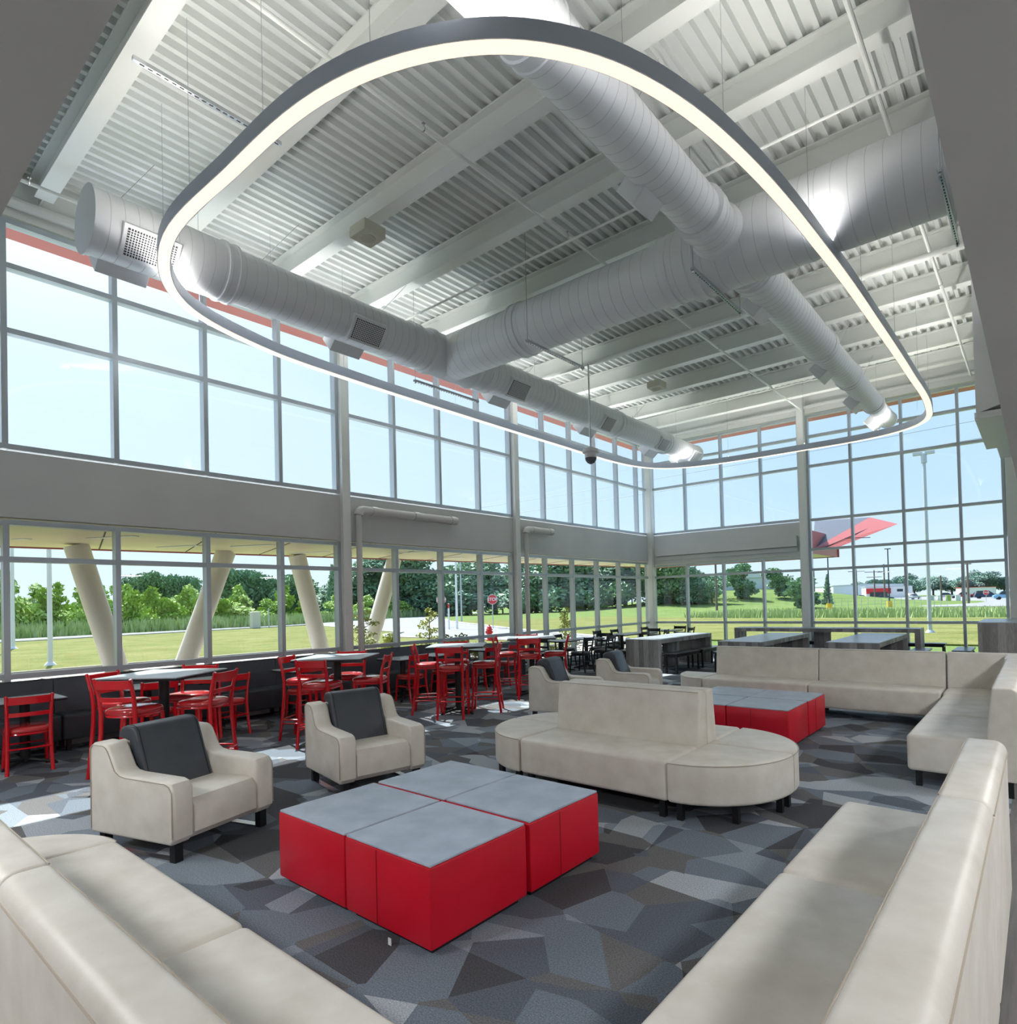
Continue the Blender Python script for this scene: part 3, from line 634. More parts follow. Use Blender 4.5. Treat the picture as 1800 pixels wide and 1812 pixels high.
# red ottoman tables
def ottoman(label, grp):
    t = thing('ottoman_table', label, 'ottoman', (0, 0, 0), 0, grp); a, b = 0.358, 0.362
    bm = nb(); rbox(bm, -a, a, -b, b, 0.035, 0.437, 0.012, 2); obj('upholstered_box', bm, 'redvinyl', t)
    bm = nb(); rbox(bm, -a+0.006, a-0.006, -b+0.006, b-0.006, 0.435, 0.449, 0.004, 1); obj('table_panel', bm, 'slate', t, False)
    bm = nb(); box(bm, -a+0.04, a-0.04, -b+0.04, b-0.04, 0, 0.04); obj('plinth', bm, 'black', t, False)
    bm = nb(); tube(bm, [(-0.07, -b-0.0005, 0.04), (-0.07, -b-0.0005, 0.43)], 0.0028, 6); obj('seam', bm, 'redseam', t)
    return t
o0 = ottoman('red ottoman table of the near group of four, corner nearest the camera', 'near red ottomans')
spots = []
for gx, gy, gn, gname in ((-3.79, 1.985, 'near', 'near red ottomans'), (-3.66, 7.05, 'far', 'far red ottomans')):
    for i in (0, 1):
        for j in (0, 1): spots.append((gx+0.36+i*0.724, gy+0.372+j*0.748, gn, gname, i, j))
WH = {(1, 0): 'front right block', (0, 0): 'front left block', (0, 1): 'back left block beside the armchairs', (1, 1): 'back right block'}
first = True
for x, y, gn, gname, i, j in spots:
    lab = 'slate topped red ottoman, %s of the %s group' % (WH[(i, j)] if gn == 'near' else WH[(i, j)].replace(', closest to the camera', '').replace(' beside the armchairs', ''), gn)
    rz = {(1, 0): 0, (0, 0): PI, (0, 1): PI, (1, 1): PI/2}[(i, j)]
    if first: o0.location = (x, y, 0); o0.rotation_euler.z = rz; o0['label'] = lab; first = False
    else: oo = dup(o0, (x, y, 0), rz, lab, gname)
t = thing('care_tag', 'tiny white care tag hanging under the front edge of the near ottomans', 'tag', (-2.62, 1.955, 0.0))
bm = nb(); box(bm, -0.012, 0.012, -0.002, 0.002, 0.0, 0.035); obj('tag_cloth', bm, 'white', t, False)

# armchairs (front faces local +x)
def armchair(label):
    t = thing('armchair', label, 'armchair', (0, 0, 0), 0, 'cream armchairs with black back cushions')
    prof = [(-0.43, 0.13), (0.40, 0.13), (0.44, 0.17), (0.44, 0.50), (0.41, 0.545), (0.36, 0.56), (-0.05, 0.568), (-0.11, 0.578), (-0.15, 0.605), (-0.225, 0.74), (-0.25, 0.765), (-0.28, 0.775), (-0.40, 0.78), (-0.44, 0.75), (-0.44, 0.15)]
    for s in (-1, 1):
        bm = nb(); lo, hi = (0.27, 0.43) if s > 0 else (-0.43, -0.27)
        prism(bm, prof, lo, hi, 'y', 0.022, 3); obj('arm', bm, 'cream', t)
        bm = nb(); tube(bm, [(x_, (0.432 if s > 0 else -0.432), z_) for x_, z_ in [(0.43, 0.18), (0.428, 0.49), (0.40, 0.53), (0.36, 0.545), (-0.05, 0.553), (-0.11, 0.562), (-0.16, 0.59), (-0.235, 0.725), (-0.26, 0.75), (-0.29, 0.762), (-0.40, 0.765), (-0.427, 0.74), (-0.427, 0.16)]], 0.0035, 6); obj('piping', bm, 'piping', t)
    bm = nb(); prism(bm, [(-0.30, 0.135), (0.39, 0.135), (0.435, 0.18), (0.435, 0.36), (0.40, 0.41), (0.33, 0.425), (-0.30, 0.40)], -0.268, 0.268, 'y', 0.008, 2); obj('seat', bm, 'cream', t)
    bm = nb(); rbox(bm, -0.43, -0.30, -0.268, 0.268, 0.135, 0.76, 0.02, 3); obj('back_shell', bm, 'cream', t)
    cp = [(-0.03, 0.405), (-0.165, 0.79), (-0.180, 0.835), (-0.205, 0.862), (-0.24, 0.875), (-0.30, 0.876), (-0.345, 0.862), (-0.372, 0.83), (-0.38, 0.785), (-0.26, 0.765), (-0.17, 0.41)]
    bm = nb(); prism(bm, cp, -0.264, 0.264, 'y', 0.022, 3); obj('back_cushion', bm, 'charcoal', t, True, 0.75)
    bm = nb()
    for q in (-0.235, 0.235): tube(bm, [(-0.034, q, 0.42), (-0.163, q, 0.79), (-0.178, q, 0.836), (-0.204, q, 0.863), (-0.24, q, 0.877), (-0.30, q, 0.878)], 0.0025, 5)
    obj('cushion_stitching', bm, 'black', t)['kind'] = 'stuff'
    for s in (-1, 1):
        bm = nb(); box(bm, 0.345, 0.40, s*0.36-0.03, s*0.36+0.03, 0, 0.135); obj('leg', bm, 'black', t, False)
        bm = nb(); box(bm, -0.40, -0.345, s*0.36-0.03, s*0.36+0.03, 0, 0.135); obj('leg', bm, 'black', t, False)
        bm = nb(); box(bm, -0.345, 0.345, s*0.36-0.03, s*0.36+0.03, 0, 0.012); obj('floor_runner', bm, 'chrome', t, False)
    return t
A = armchair('cream armchair with black back cushion nearest the camera, left of the near ottomans')
A.location = (-5.13, 1.97, 0); A.rotation_euler.z = math.radians(16)
dup(A, (-5.24, 3.66, 0), math.radians(-11), 'cream armchair with black back cushion facing the camera behind the near ottomans')
dup(A, (-5.55, 7.45, 0), math.radians(14), 'cream armchair partly hidden behind the left end of the island')
dup(A, (-5.30, 8.85, 0), math.radians(14), 'cream armchair farthest from the camera, behind the island and near the barn wood table')

# charcoal banquette along the windows
BG = 'charcoal banquette benches under the windows'
for i, (a_, b_, lab) in enumerate([(-0.76, 2.24, 'at the left edge of the picture'), (2.24, 5.22, 'behind the first red bar stools'), (5.22, 8.28, 'behind the first steel column'), (8.28, 9.72, 'last and shortest towards the far end')]):
    bench((-9.54, b_, 0), -PI/2, 0.01, 'x', BG) if False else None
    t = bench((-9.52, a_, 0), PI/2, b_-a_, 'charcoal vinyl banquette bench under the window, %s' % lab, BG, 'charcoal', 'charcoal', 0.47, 0.36, 'banquette_bench', 0.90, 4 if b_-a_ > 2 else 3)
t = thing('planter_box', 'low grey box standing against the window beyond the banquette', 'planter', (-9.75, 10.75, 0))
bm = nb(); rbox(bm, -0.25, 0.2, -0.45, 0.45, 0.0, 0.80, 0.02, 2); obj('box_body', bm, 'charcoal', t)

# tables with a pedestal
def ped_table(name, s, h, label, grp, topm='tabletop'):
    t = thing(name, label, 'table', (0, 0, 0), 0, grp)
    bm = nb(); rbox(bm, -s/2, s/2, -s/2, s/2, h-0.012, h, 0.003, 1); obj('table_top', bm, topm, t, False)
    bm = nb(); rbox(bm, -s/2, s/2, -s/2, s/2, h-0.034, h-0.012, 0.003, 1); obj('edge_band', bm, 'black', t, False)
    bm = nb(); tube(bm, [(0, 0, 0.03), (0, 0, h-0.034)], 0.05, 16); obj('pedestal', bm, 'black', t)
    bm = nb(); lathe(bm, [(h-0.05, 0.14), (h-0.034, 0.15)], 'z', (0, 0, 0), 20); obj('top_plate', bm, 'black', t, False)
    for k in range(4):
        a = k*PI/2+PI/4; c, s_ = math.cos(a), math.sin(a)
        bm = nb(); tube(bm, [(0.03*c, 0.03*s_, 0.06), (0.16*c, 0.16*s_, 0.045), (0.33*c, 0.33*s_, 0.018)], [0.026, 0.022, 0.018], 8); tube(bm, [(0.33*c, 0.33*s_, 0), (0.33*c, 0.33*s_, 0.02)], 0.022, 8); obj('base_foot', bm, 'black', t)
    return t
HT = ped_table('high_table', 0.88, 1.07, 'x', 'high pedestal tables among the red bar stools')
hts = [(-7.24, 2.58, 35, 'grey topped high pedestal table nearest the camera'), (-7.27, 4.68, 38, 'grey topped high pedestal table, second from the camera'),
       (-7.28, 6.86, 40, 'grey topped high pedestal table, third from the camera'), (-7.45, 8.92, 40, 'grey topped high pedestal table, farthest of the four')]
LT = ped_table('low_table', 0.66, 0.76, 'x', 'low pedestal tables along the banquette')
lts = [(-9.17, 1.80, 'at the left edge of the picture'), (-9.15, 3.06, 'behind the first high table, nearer one'), (-9.15, 3.90, 'behind the first high table, farther one'), (-9.15, 5.25, 'behind the second high table'),
       (-9.15, 7.25, 'behind the third high table, nearer one'), (-9.15, 8.05, 'behind the third high table, farther one'), (-9.10, 9.45, 'at the far end of the banquette')]

def chair(name, label, cat, grp, sh, top, fm, sm, stool):
    """front faces local +x"""
    t = thing(name, label, cat, (0, 0, 0), 0, grp); r = 0.019
    for s in (-1, 1):
        bm = nb(); tube(bm, [(-0.255, s*0.195, 0), (-0.22, s*0.190, sh*0.35), (-0.19, s*0.186, sh*0.75), (-0.185, s*0.185, sh), (-0.205, s*0.188, sh+(top-sh)*0.45), (-0.25, s*0.197, top-0.01), (-0.255, s*0.198, top)], [r, r*1.05, r*1.1, r*1.1, r, r*0.9, r*0.7], 10, ry=None); obj('rear_leg', bm, fm, t)
        bm = nb(); tube(bm, [(0.205, s*0.195, 0), (0.175, s*0.185, sh*0.5), (0.165, s*0.175, sh-0.03)], [r*0.9, r, r*1.1], 10); obj('front_leg', bm, fm, t)
    # seat cushion: rounded front, slightly narrower at the back
    P = []
    for i in range(28):
        a = 2*PI*i/28; cx_, sy_ = math.cos(a), math.sin(a); k = 0.62
        P.append((0.215*math.copysign(abs(cx_)**k, cx_)+0.0, (0.215+0.02*cx_)*math.copysign(abs(sy_)**k, sy_)))
    t2 = nb(); 
    n = len(P); lay = [(0.97, -0.025), (1.0, -0.01), (1.0, 0.008), (0.95, 0.028), (0.8, 0.040), (0.45, 0.047)]
    rg = [[t2.verts.new((p[0]*k, p[1]*k, sh+z)) for p in P] for k, z in lay]
    for a, b in zip(rg, rg[1:]):
        for j in range(n): t2.faces.new((a[j], a[(j+1) % n], b[(j+1) % n], b[j]))
    t2.faces.new(rg[0][::-1]); t2.faces.new(rg[-1]); obj('seat', t2, sm, t, True, 1.2)
    bm = nb(); fr_ = [(p[0]*0.93, p[1]*0.93, sh-0.035) for p in P]; tube(bm, fr_, 0.013, 8, True); obj('seat_frame', bm, fm, t)
    def slat(z, h_, nm):
        x0 = -0.205-0.05*max(0, (z-sh-(top-sh)*0.45)/((top-sh)*0.55))
        Q = [(x0-0.028*(1-(2*u-1)**2), -0.192+0.384*u) for u in [i/10 for i in range(11)]]
        outl = [(x-0.007, y) for x, y in Q]+[(x+0.007, y) for x, y in Q[::-1]]
        bm = nb(); prism(bm, outl, z-h_/2, z+h_/2, 'z', 0.003, 1); obj(nm, bm, fm, t)
    slat(top-0.055, 0.085, 'top_rail'); slat(top-(0.20 if stool else 0.21), 0.045, 'back_slat')
    if stool:
        z = 0.27; loop = [(-0.232, -0.188, z), (-0.1, -0.20, z), (0.1, -0.20, z), (0.185, -0.18, z), (0.235, -0.10, z), (0.25, 0, z), (0.235, 0.10, z), (0.185, 0.18, z), (0.1, 0.20, z), (-0.1, 0.20, z), (-0.232, 0.188, z), (-0.24, 0, z)]
        bm = nb(); tube(bm, loop, 0.011, 8, True); obj('footrest_ring', bm, fm, t)
        for s in (-1, 1):
            bm = nb(); tube(bm, [(-0.23, s*0.19, 0.22), (0.19, s*0.188, 0.22)], 0.009, 8); obj('side_stretcher', bm, fm, t)
    else:
        z = 0.27; loop = [(-0.225, -0.188, z), (-0.06, -0.16, z), (0.10, -0.165, z), (0.185, -0.186, z), (0.19, 0, z), (0.185, 0.186, z), (0.10, 0.165, z), (-0.06, 0.16, z), (-0.225, 0.188, z), (-0.23, 0, z)]
        bm = nb(); tube(bm, loop, 0.010, 8, True); obj('stretcher_ring', bm, fm, t)
    return t
BS = chair('bar_stool', 'x', 'bar stool', 'red bar stools round the high tables', 0.76, 1.09, 'redpaint', 'redseat', True)
pl = []
NT = ['nearest high table', 'second high table', 'third high table', 'farthest high table']
SD = ['on its near left side', 'on its near right side', 'on its far right side', 'on its far left side']
used = False
for i, (x, y, rot, lab) in enumerate(hts):
    if i == 0: HT.location = (x, y, 0); HT.rotation_euler.z = math.radians(rot); HT['label'] = lab
    else: dup(HT, (x, y, 0), math.radians(rot), lab)
    dd = [0.46, 0.44, 0.44, 0.47]
    for k, ad_ in enumerate((215, 303, 35, 133)):
        a = math.radians(ad_+(rot-35)*0.6+random.uniform(-4, 4)); d_ = dd[k]
        p = (x+math.cos(a)*d_, y+math.sin(a)*d_, 0); rz = a+PI+random.uniform(-0.08, 0.08)
        lb = 'red metal bar stool at the %s, %s' % (NT[i], SD[k])
        if not used: BS.location = p; BS.rotation_euler.z = rz; BS['label'] = lb; used = True
        else: dup(BS, p, rz, lb)
RC = chair('dining_chair', 'x', 'chair', 'low red chairs facing the banquette', 0.455, 0.85, 'redpaint', 'redseat', False)
used = False
cl = [(1.76, 'at the low table by the left edge'), (3.05, 'behind the nearest high table, nearer one'), (3.95, 'behind the nearest high table, farther one'), (5.12, 'behind the second high table'), (7.2, 'behind the third high table, nearer one'), (8.0, 'behind the third high table, farther one'), (9.1, 'at the last low table, nearer one'), (9.75, 'at the last low table, farther one')]
for (x, y, lb) in lts:
    lab = 'low grey topped pedestal table %s' % lb
    if y == lts[0][1]: LT.location = (x, y, 0); LT['label'] = lab
    else: dup(LT, (x, y, 0), 0, lab)
for y, lb in cl:
    p = (-8.86+random.uniform(-0.03, 0.03), y, 0); rz = PI+random.uniform(-0.12, 0.12); lab = 'low red chair facing the banquette %s' % lb
    if not used: RC.location = p; RC.rotation_euler.z = rz; RC['label'] = lab; used = True
    else: dup(RC, p, rz, lab)
# black tables and chairs near the far corner
BT_ = ped_table('low_table', 0.70, 0.76, 'x', 'black pedestal tables in the far left corner')
BC = chair('dining_chair', 'x', 'chair', 'black metal chairs in the far left corner', 0.455, 0.85, 'black', 'blackvinyl', False)
bts = [(-9.30, 12.25), (-9.15, 13.15), (-9.25, 15.05), (-9.1, 15.85), (-9.0, 17.35)]
u1 = u2 = False
for i, (x, y) in enumerate(bts):
    lab = 'grey topped black pedestal table in the far left corner area, %s from the camera' % ORD[i]
    if not u1: BT_.location = (x, y, 0); BT_['label'] = lab; u1 = True
    else: dup(BT_, (x, y, 0), 0, lab)
cspots = [(-9.95, 12.25, 0, 'against the glass at the first black table'), (-8.72, 12.3, PI, 'on the room side of the first black table'), (-9.3, 11.72, PI/2, 'nearest the camera of all the black chairs'),
          (-8.62, 13.15, PI, 'on the room side of the second black table'), (-9.15, 13.72, -PI/2, 'behind the second black table'), (-9.85, 13.2, 0.1, 'against the glass at the second black table'),
          (-9.80, 15.0, 0, 'against the glass at the third black table'), (-8.70, 15.0, PI, 'on the room side of the third black table'), (-9.2, 14.42, PI/2, 'in front of the third black table'),
          (-8.55, 15.9, PI+0.2, 'on the room side of the fourth black table'), (-9.1, 16.42, -PI/2, 'behind the fourth black table'), (-9.75, 15.85, 0, 'against the glass at the fourth black table'),
          (-8.45, 17.35, PI, 'on the room side of the last black table'), (-9.05, 16.8, PI/2, 'in front of the last black table'), (-9.6, 17.4, 0, 'against the glass at the last black table'), (-9.0, 17.95, -PI/2, 'behind the last black table near the far glass')]
for x, y, rz, lb in cspots:
    lab = 'black metal chair %s' % lb
    if not u2: BC.location = (x, y, 0); BC.rotation_euler.z = rz; BC['label'] = lab; u2 = True
    else: dup(BC, (x, y, 0), rz, lab)

# barn wood communal tables and black benches
def communal(x0, x1, y0, y1, h, label, along='y'):
    t = thing('communal_table', label, 'table', ((x0+x1)/2, (y0+y1)/2, 0), 0, 'barn wood communal tables'); a, b = (x1-x0)/2, (y1-y0)/2
    bm = nb(); box(bm, -a, a, -b, b, h-0.015, h); obj('table_top', bm, 'tabletop', t, False)
    bm = nb(); box(bm, -a, a, -b, b, h-0.10, h-0.0152); obj('apron', bm, 'barn', t, False)
    if along == 'y':
        for s in (-1, 1): bm = nb(); box(bm, -a, a, s*b-(0.09 if s > 0 else 0), s*b+(0 if s > 0 else 0.09), 0, h-0.10); obj('leg', bm, 'barn', t, False)
        bm = nb(); box(bm, -0.06, 0.06, -0.3, 0.3, 0, h-0.10); obj('centre_leg', bm, 'barn', t, False)
    else:
        for s in (-1, 1): bm = nb(); box(bm, s*a-(0.12 if s > 0 else 0), s*a+(0 if s > 0 else 0.12), -b, b, 0, h-0.10); obj('leg', bm, 'barn', t, False)
        bm = nb(); box(bm, -0.2, 0.2, -0.05, 0.05, 0, h-0.10); obj('centre_leg', bm, 'barn', t, False)
    return t
communal(-7.88, -6.95, 13.0, 15.9, 0.77, 'weathered barn wood communal table with its end panel facing the camera, left of the others')
communal(-5.50, -4.55, 12.9, 16.3, 0.77, 'barn wood communal table in the middle, its end just above the far bench')
communal(-3.40, -2.45, 13.3, 16.6, 0.77, 'barn wood communal table on the right, its end just above the far bench')
communal(-6.75, -2.25, 17.0, 17.6, 0.86, 'very long barn wood counter table running along the far glass', 'x')
communal(-1.05, -0.30, 15.6, 17.6, 1.07, 'tall barn wood table at the right beside the end column')
def blackbench(x, y, ln, rot, label):
    t = thing('bench', label, 'bench', (x, y, 0), rot, 'black backless benches')
    bm = nb(); rbox(bm, -ln/2, ln/2, -0.17, 0.17, 0.42, 0.46, 0.006, 1); obj('seat', bm, 'blackvinyl', t, False)
    bm = nb(); box(bm, -ln/2+0.03, ln/2-0.03, -0.14, 0.14, 0.37, 0.42); obj('seat_frame', bm, 'black', t, False)
    for s in (-1, 1):
        for q in (-1, 1): bm = nb(); cx_, cy_ = s*(ln/2-0.05), q*0.13; box(bm, cx_-0.02, cx_+0.02, cy_-0.02, cy_+0.02, 0, 0.37); obj('leg', bm, 'black', t, False)
    return t
blackbench(-6.66, 13.55, 1.25, PI/2, 'black backless bench on the right of the left barn wood table, nearer one')
blackbench(-6.66, 14.95, 1.25, PI/2, 'black backless bench on the right of the left barn wood table, farther one')
blackbench(-8.18, 13.85, 1.25, PI/2, 'black backless bench on the left of the left barn wood table')
blackbench(-5.80, 14.5, 1.6, PI/2, 'black backless bench left of the middle barn wood table')
blackbench(-4.22, 14.9, 1.6, PI/2, 'black backless bench right of the middle barn wood table')
blackbench(-3.72, 16.0, 1.0, PI/2, 'black backless bench left of the right barn wood table')
blackbench(-2.12, 15.6, 1.6, PI/2, 'black backless bench right of the right barn wood table')
blackbench(-4.6, 18.0, 1.5, 0, 'black backless bench behind the long counter table, left one')
blackbench(-2.6, 18.0, 1.5, 0, 'black backless bench behind the long counter table, right one')
blackbench(-1.36, 16.4, 1.2, PI/2, 'black backless bench left of the tall table by the end column')
# ================================================================== outside
GZ = -0.1
def slab(name, poly, z, m, th=0.02, kind=None):
    bm = nb(); prism(bm, poly, z-th, z, 'z'); o = obj(name, bm, m, None, False); o['kind'] = 'structure'; return o
bm = nb()
# ground with a rise towards the right rear, fine grid
nx, ny = 60, 60; X0, X1, Y0, Y1 = -260, 120, -60, 460; gv = []
def gz(x, y):
    h = 0.0
    d_ = math.exp(-(((x+44)/16)**2+((y-112)/24)**2)); h += 3.0*d_
    d_ = math.exp(-(((x+30)/14)**2+((y-122)/20)**2)); h += 1.0*d_
    return GZ+h-0.004*max(0, y-150)*0
for j in range(ny+1):
    row = []
    for i in range(nx+1):
        x = X0+(X1-X0)*i/nx; y = Y0+(Y1-Y0)*j/ny; row.append(bm.verts.new((x, y, gz(x, y))))
    gv.append(row)
for j in range(ny):
    for i in range(nx):
        xc = (X0+(X1-X0)*(i+.5)/nx); yc = Y0+(Y1-Y0)*(j+.5)/ny
        bm.faces.new((gv[j][i], gv[j][i+1], gv[j+1][i+1], gv[j+1][i]))
bmesh.ops.translate(bm, verts=bm.verts, vec=(0, 0, -0.06))
o = obj('ground', bm, 'hillgrass', None, True); o['kind'] = 'structure'
slab('lawn', [(-54, -50), (-14.5, -50), (-14.5, 22), (-30, 22.5), (-33.5, 26.5), (-46, 30.5), (-60, 36), (-57, 20), (-54.5, 9)], GZ, 'grass', 0.05)
slab('lawn_far', [(-24.6, 29.8), (-15, 24.5), (-13.0, 25.6), (14, 25.6), (14, 52), (-20, 52), (-40, 60), (-50, 46), (-29, 32.5)], GZ, 'grass', 0.05)
slab('road', [(-62, -60), (-55.5, -60), (-55.6, 9), (-58, 20), (-61, 36), (-46, 30.8), (-33.5, 26.8), (-30, 22.8), (-14.5, 22.3), (-14.5, 24.6), (-24.6, 29.5), (-29, 32.2), (-50, 45.6), (-57, 52), (-70, 62), (-90, 95), (-96, 92), (-76, 55), (-66, 40), (-61.5, 10)], GZ+0.012, 'asphalt', 0.05)
slab('road_field', [(-60, 76), (-34, 83), (-20, 90), (-20, 92), (-34, 86), (-60, 79.5)], GZ+0.02, 'asphalt', 0.05)
slab('parking_lot', [(-16.5, 104), (-10.5, 90), (6, 82), (60, 82), (60, 300), (-70, 300), (-50, 240), (-28, 165)], GZ+0.03, 'asphalt', 0.1)
slab('path', [(-10.4, 18.7), (4, 18.7), (4, 21.2), (-10.4, 21.2)], GZ+0.05, 'concrete', 0.08)
slab('path_left', [(-14.3, -20), (W-0.16, -20), (W-0.16, 2.35), (-14.3, 2.35)], 0.66, "concrete", 0.76)
def bedz(y): return 0.62 if y < 8.5 else max(0.02, 0.62-0.115*(y-8.5))
bm = nb(); ys_ = [2.37, 8.5, 10, 12, 13.5, 20.5]; A_ = [bm.verts.new((-14.3, y, bedz(y))) for y in ys_]; B_ = [bm.verts.new((W-0.16, y, bedz(y))) for y in ys_]; C_ = [bm.verts.new((-14.5, y, GZ-0.1)) for y in ys_]
for i in range(5): bm.faces.new((A_[i], A_[i+1], B_[i+1], B_[i])); bm.faces.new((C_[i], C_[i+1], A_[i+1], A_[i]))
o = obj('gravel_bed', bm, 'gravel', None, False); o['kind'] = 'structure'
def curb(name, pts, label, w_=0.09):
    bm = nb(); tube(bm, [(x, y, GZ+0.03) for x, y in pts], w_, 6, False, 0.07); o = obj(name, bm, 'concrete'); o['kind'] = 'structure'
curb('curb', [(-14.5, 22.2), (-30, 22.6), (-32, 24.0), (-33.7, 26.7), (-46, 30.7), (-60.5, 36), (-57.5, 20), (-55, 9), (-55, -50)], '', 0.14)
curb('curb_far', [(-14.8, 24.6), (-24.6, 29.7), (-29, 32.4), (-50, 45.8), (-57, 52)], '', 0.14)
bm = nb(); tube(bm, [(-14.35, y, bedz(y)+0.03) for y in (-20, 8.5, 10, 12, 13.5, 20.6)], 0.08, 6, False, 0.07); o = obj('curb_bed', bm, 'concrete'); o['kind'] = 'structure'
bm = nb(); rnd = random.Random(3)
for i in range(900):
    x = rnd.uniform(-14.1, -10.5); y = rnd.uniform(2.5, 20); s = rnd.uniform(0.03, 0.09)
    if abs(x+13.5) < 0.75 and y < 10.5: continue
    t_ = nb(); bmesh.ops.create_icosphere(t_, subdivisions=1, radius=s)
    for v in t_.verts: v.co = Vector((v.co.x*rnd.uniform(.8, 1.3), v.co.y*rnd.uniform(.8, 1.3), v.co.z*0.6))
    for f in t_.faces:
        bm.faces.new([bm.verts.new(v.co+Vector((x, y, bedz(y)+0.02))) for v in f.verts])
    t_.free()
o = obj('loose_stones', bm, 'gravel', None, False); tag(o, 'loose pale river stones in the bed outside the windows', 'stones', kind='stuff')

# canopy outside the lower windows with red fascia
can = thing('entrance_canopy', 'low canopy outside the windows with a cream underside and red pointed edge', 'canopy', (0, 0, 0))
o1 = (-16.4, -12.0); o2 = (-11.9, 22.2)
bm = nb(); prism(bm, [(W-0.2, -12), o1, o2, (-5.3, 22.2), (-5.3, D+0.2), (W-0.2, D+0.2)], 2.98, 3.06, 'z'); obj('soffit_panels', bm, 'canopy', can, False)
bm = nb(); prism(bm, [(W-0.16, -12), (o1[0]-0.1, -12), (o2[0]-0.1, 22.3), (-5.3, 22.3), (-5.3, D+0.18), (W-0.16, D+0.18)], 3.06, 3.62, 'z'); obj('roof_slab', bm, 'bldgroof', can, False)
bm = nb(); prism(bm, [(o1[0]-0.16, -12), (o1[0]-0.11, -12), (o2[0]-0.11, 22.3), (o2[0]-0.16, 22.3)], 2.96, 3.64, 'z'); prism(bm, [(o2[0]-0.16, 22.3), (-5.2, 22.3), (-5.2, 22.36), (o2[0]-0.16, 22.36)], 2.96, 3.64, 'z'); prism(bm, [(-5.29, D+0.2), (-5.24, D+0.2), (-5.24, 22.36), (-5.29, 22.36)], 2.96, 3.64, 'z'); obj('fascia', bm, 'red_ext', can, False)
bm = nb()
y = -10.5
while y < 21:
    xo = o1[0]+(o2[0]-o1[0])*(y+12)/34.2
    prism(bm, [(W-0.25, y-0.012), (W-0.25, y+0.012), (xo+0.05, y+1.012), (xo+0.05, y+0.988)], 2.974, 2.979, 'z'); y += 1.5
o = obj('panel_joints', bm, 'grille_dark', can, False); o['kind'] = 'stuff'
for i, (x, y) in enumerate([(-12.9, 2.6), (-11.9, 3.5), (-12.9, 4.9), (-12.0, 5.9), (-12.8, 7.6), (-11.6, 9.4), (-12.4, 11.4), (-11.4, 13.6)]):
    bm = nb(); mt = Matrix.Translation((x, y, 0)) @ Matrix.Rotation(math.radians(28), 4, 'Z'); box(bm, -0.45 if i else -0.25, 0.45 if i else 0.0, -0.07, 0.07, 2.968, 2.98); bm.transform(mt); obj('strip_light', bm, 'white', can, False)
# pointed prow seen through the right bay
bm = nb()
V = {k: bm.verts.new(v) for k, v in dict(A=(-5.3, 19.6, 3.10), B=(-4.75, 19.6, 3.04), T=(-3.5, 22.6, 3.92), U=(-4.3, 22.6, 4.22), L=(-5.9, 22.2, 4.22), K=(-5.9, 22.2, 3.1)).items()}
cs = {k: v.co.copy() for k, v in V.items()}
for f in (('A', 'B', 'T', 'U'), ('A', 'K', 'T', 'B')): bm.faces.new([V[c] for c in f])
obj('prow', bm, 'red_ext', can, False)
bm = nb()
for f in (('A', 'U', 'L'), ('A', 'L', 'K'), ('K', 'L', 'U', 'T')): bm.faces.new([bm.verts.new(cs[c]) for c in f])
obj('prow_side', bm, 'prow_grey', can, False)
bm = nb(); tube(bm, [(-4.62, 20.6, 3.43), (-3.98, 20.9, 3.42)], 0.012, 6); tube(bm, [(-5.02, 19.7, 3.11), (-3.95, 22.5, 4.0)], 0.012, 6); obj('prow_joints', bm, 'grille_dark', can, False)
# roof eave
bm = nb(); box(bm, W-1.15, W-0.15, -8, D+1.25, 7.10, 7.62); box(bm, W-0.15, 1, D+0.15, D+1.25, 6.95, 7.62); o = obj('roof_eave', bm, 'red_ext', None, False); o['kind'] = 'structure'
# leaning columns carrying the canopy
for i, (x0_, ya, x1_, yb) in enumerate([(-13.5, 4.02, -13.5, 3.45), (-13.5, 5.2, -13.5, 5.99), (-13.5, 8.27, -13.5, 7.72), (-13.5, 9.62, -13.5, 10.42)]):
    t = thing('leaning_column', 'thick cream leaning column under the canopy, %s from the left' % ORD[i], 'column', (x0_, ya-0.64*(yb-ya)/2.16, 0), 0, 'leaning columns outside the windows')
    d_ = (yb-ya)/2.16; bm = nb(); tube(bm, [(0, -0.08*d_, -0.08), (0, d_*2.97, 2.97)], 0.195, 28); obj('shaft', bm, 'extwhite', t)
    bm = nb(); lathe(bm, [(-0.1, 0.30), (0.02, 0.28)], 'z', (0, 0, 0), 24); obj('footing', bm, 'concrete', t)

def pole(name, x, y, h, r, m, label, cat, grp=None, arms=(), base=True, z0=None):
    z = gz(x, y)-0.05 if z0 is None else z0
    t = thing(name, label, cat, (x, y, z), 0, grp)
    bm = nb(); tube(bm, [(0, 0, 0), (0, 0, h)], [r, r*0.75], 12); obj('shaft', bm, m, t)
    if base: bm = nb(); lathe(bm, [(0, r*2.4), (0.06, r*2.2), (0.16, r*1.3)], 'z', (0, 0, 0), 16); obj('base', bm, m, t)
    for (zz, ln) in arms:
        bm = nb(); box(bm, -ln, ln, -0.06, 0.06, zz-0.06, zz+0.06); obj('crossarm', bm, m, t, False)
        bm = nb()
        for s in (-0.9, -0.45, 0.45, 0.9): tube(bm, [(s*ln, 0, zz+0.06), (s*ln, 0, zz+0.22)], 0.05, 6)
        o = obj('insulators', bm, 'white', t, False); o['kind'] = 'stuff'
    return t
pole('flagpole', -27.8, 6.2, 6.9, 0.085, 'white', 'silver flagpole on the lawn, nearer and right of its twin', 'flagpole', 'silver flagpoles on the lawn')
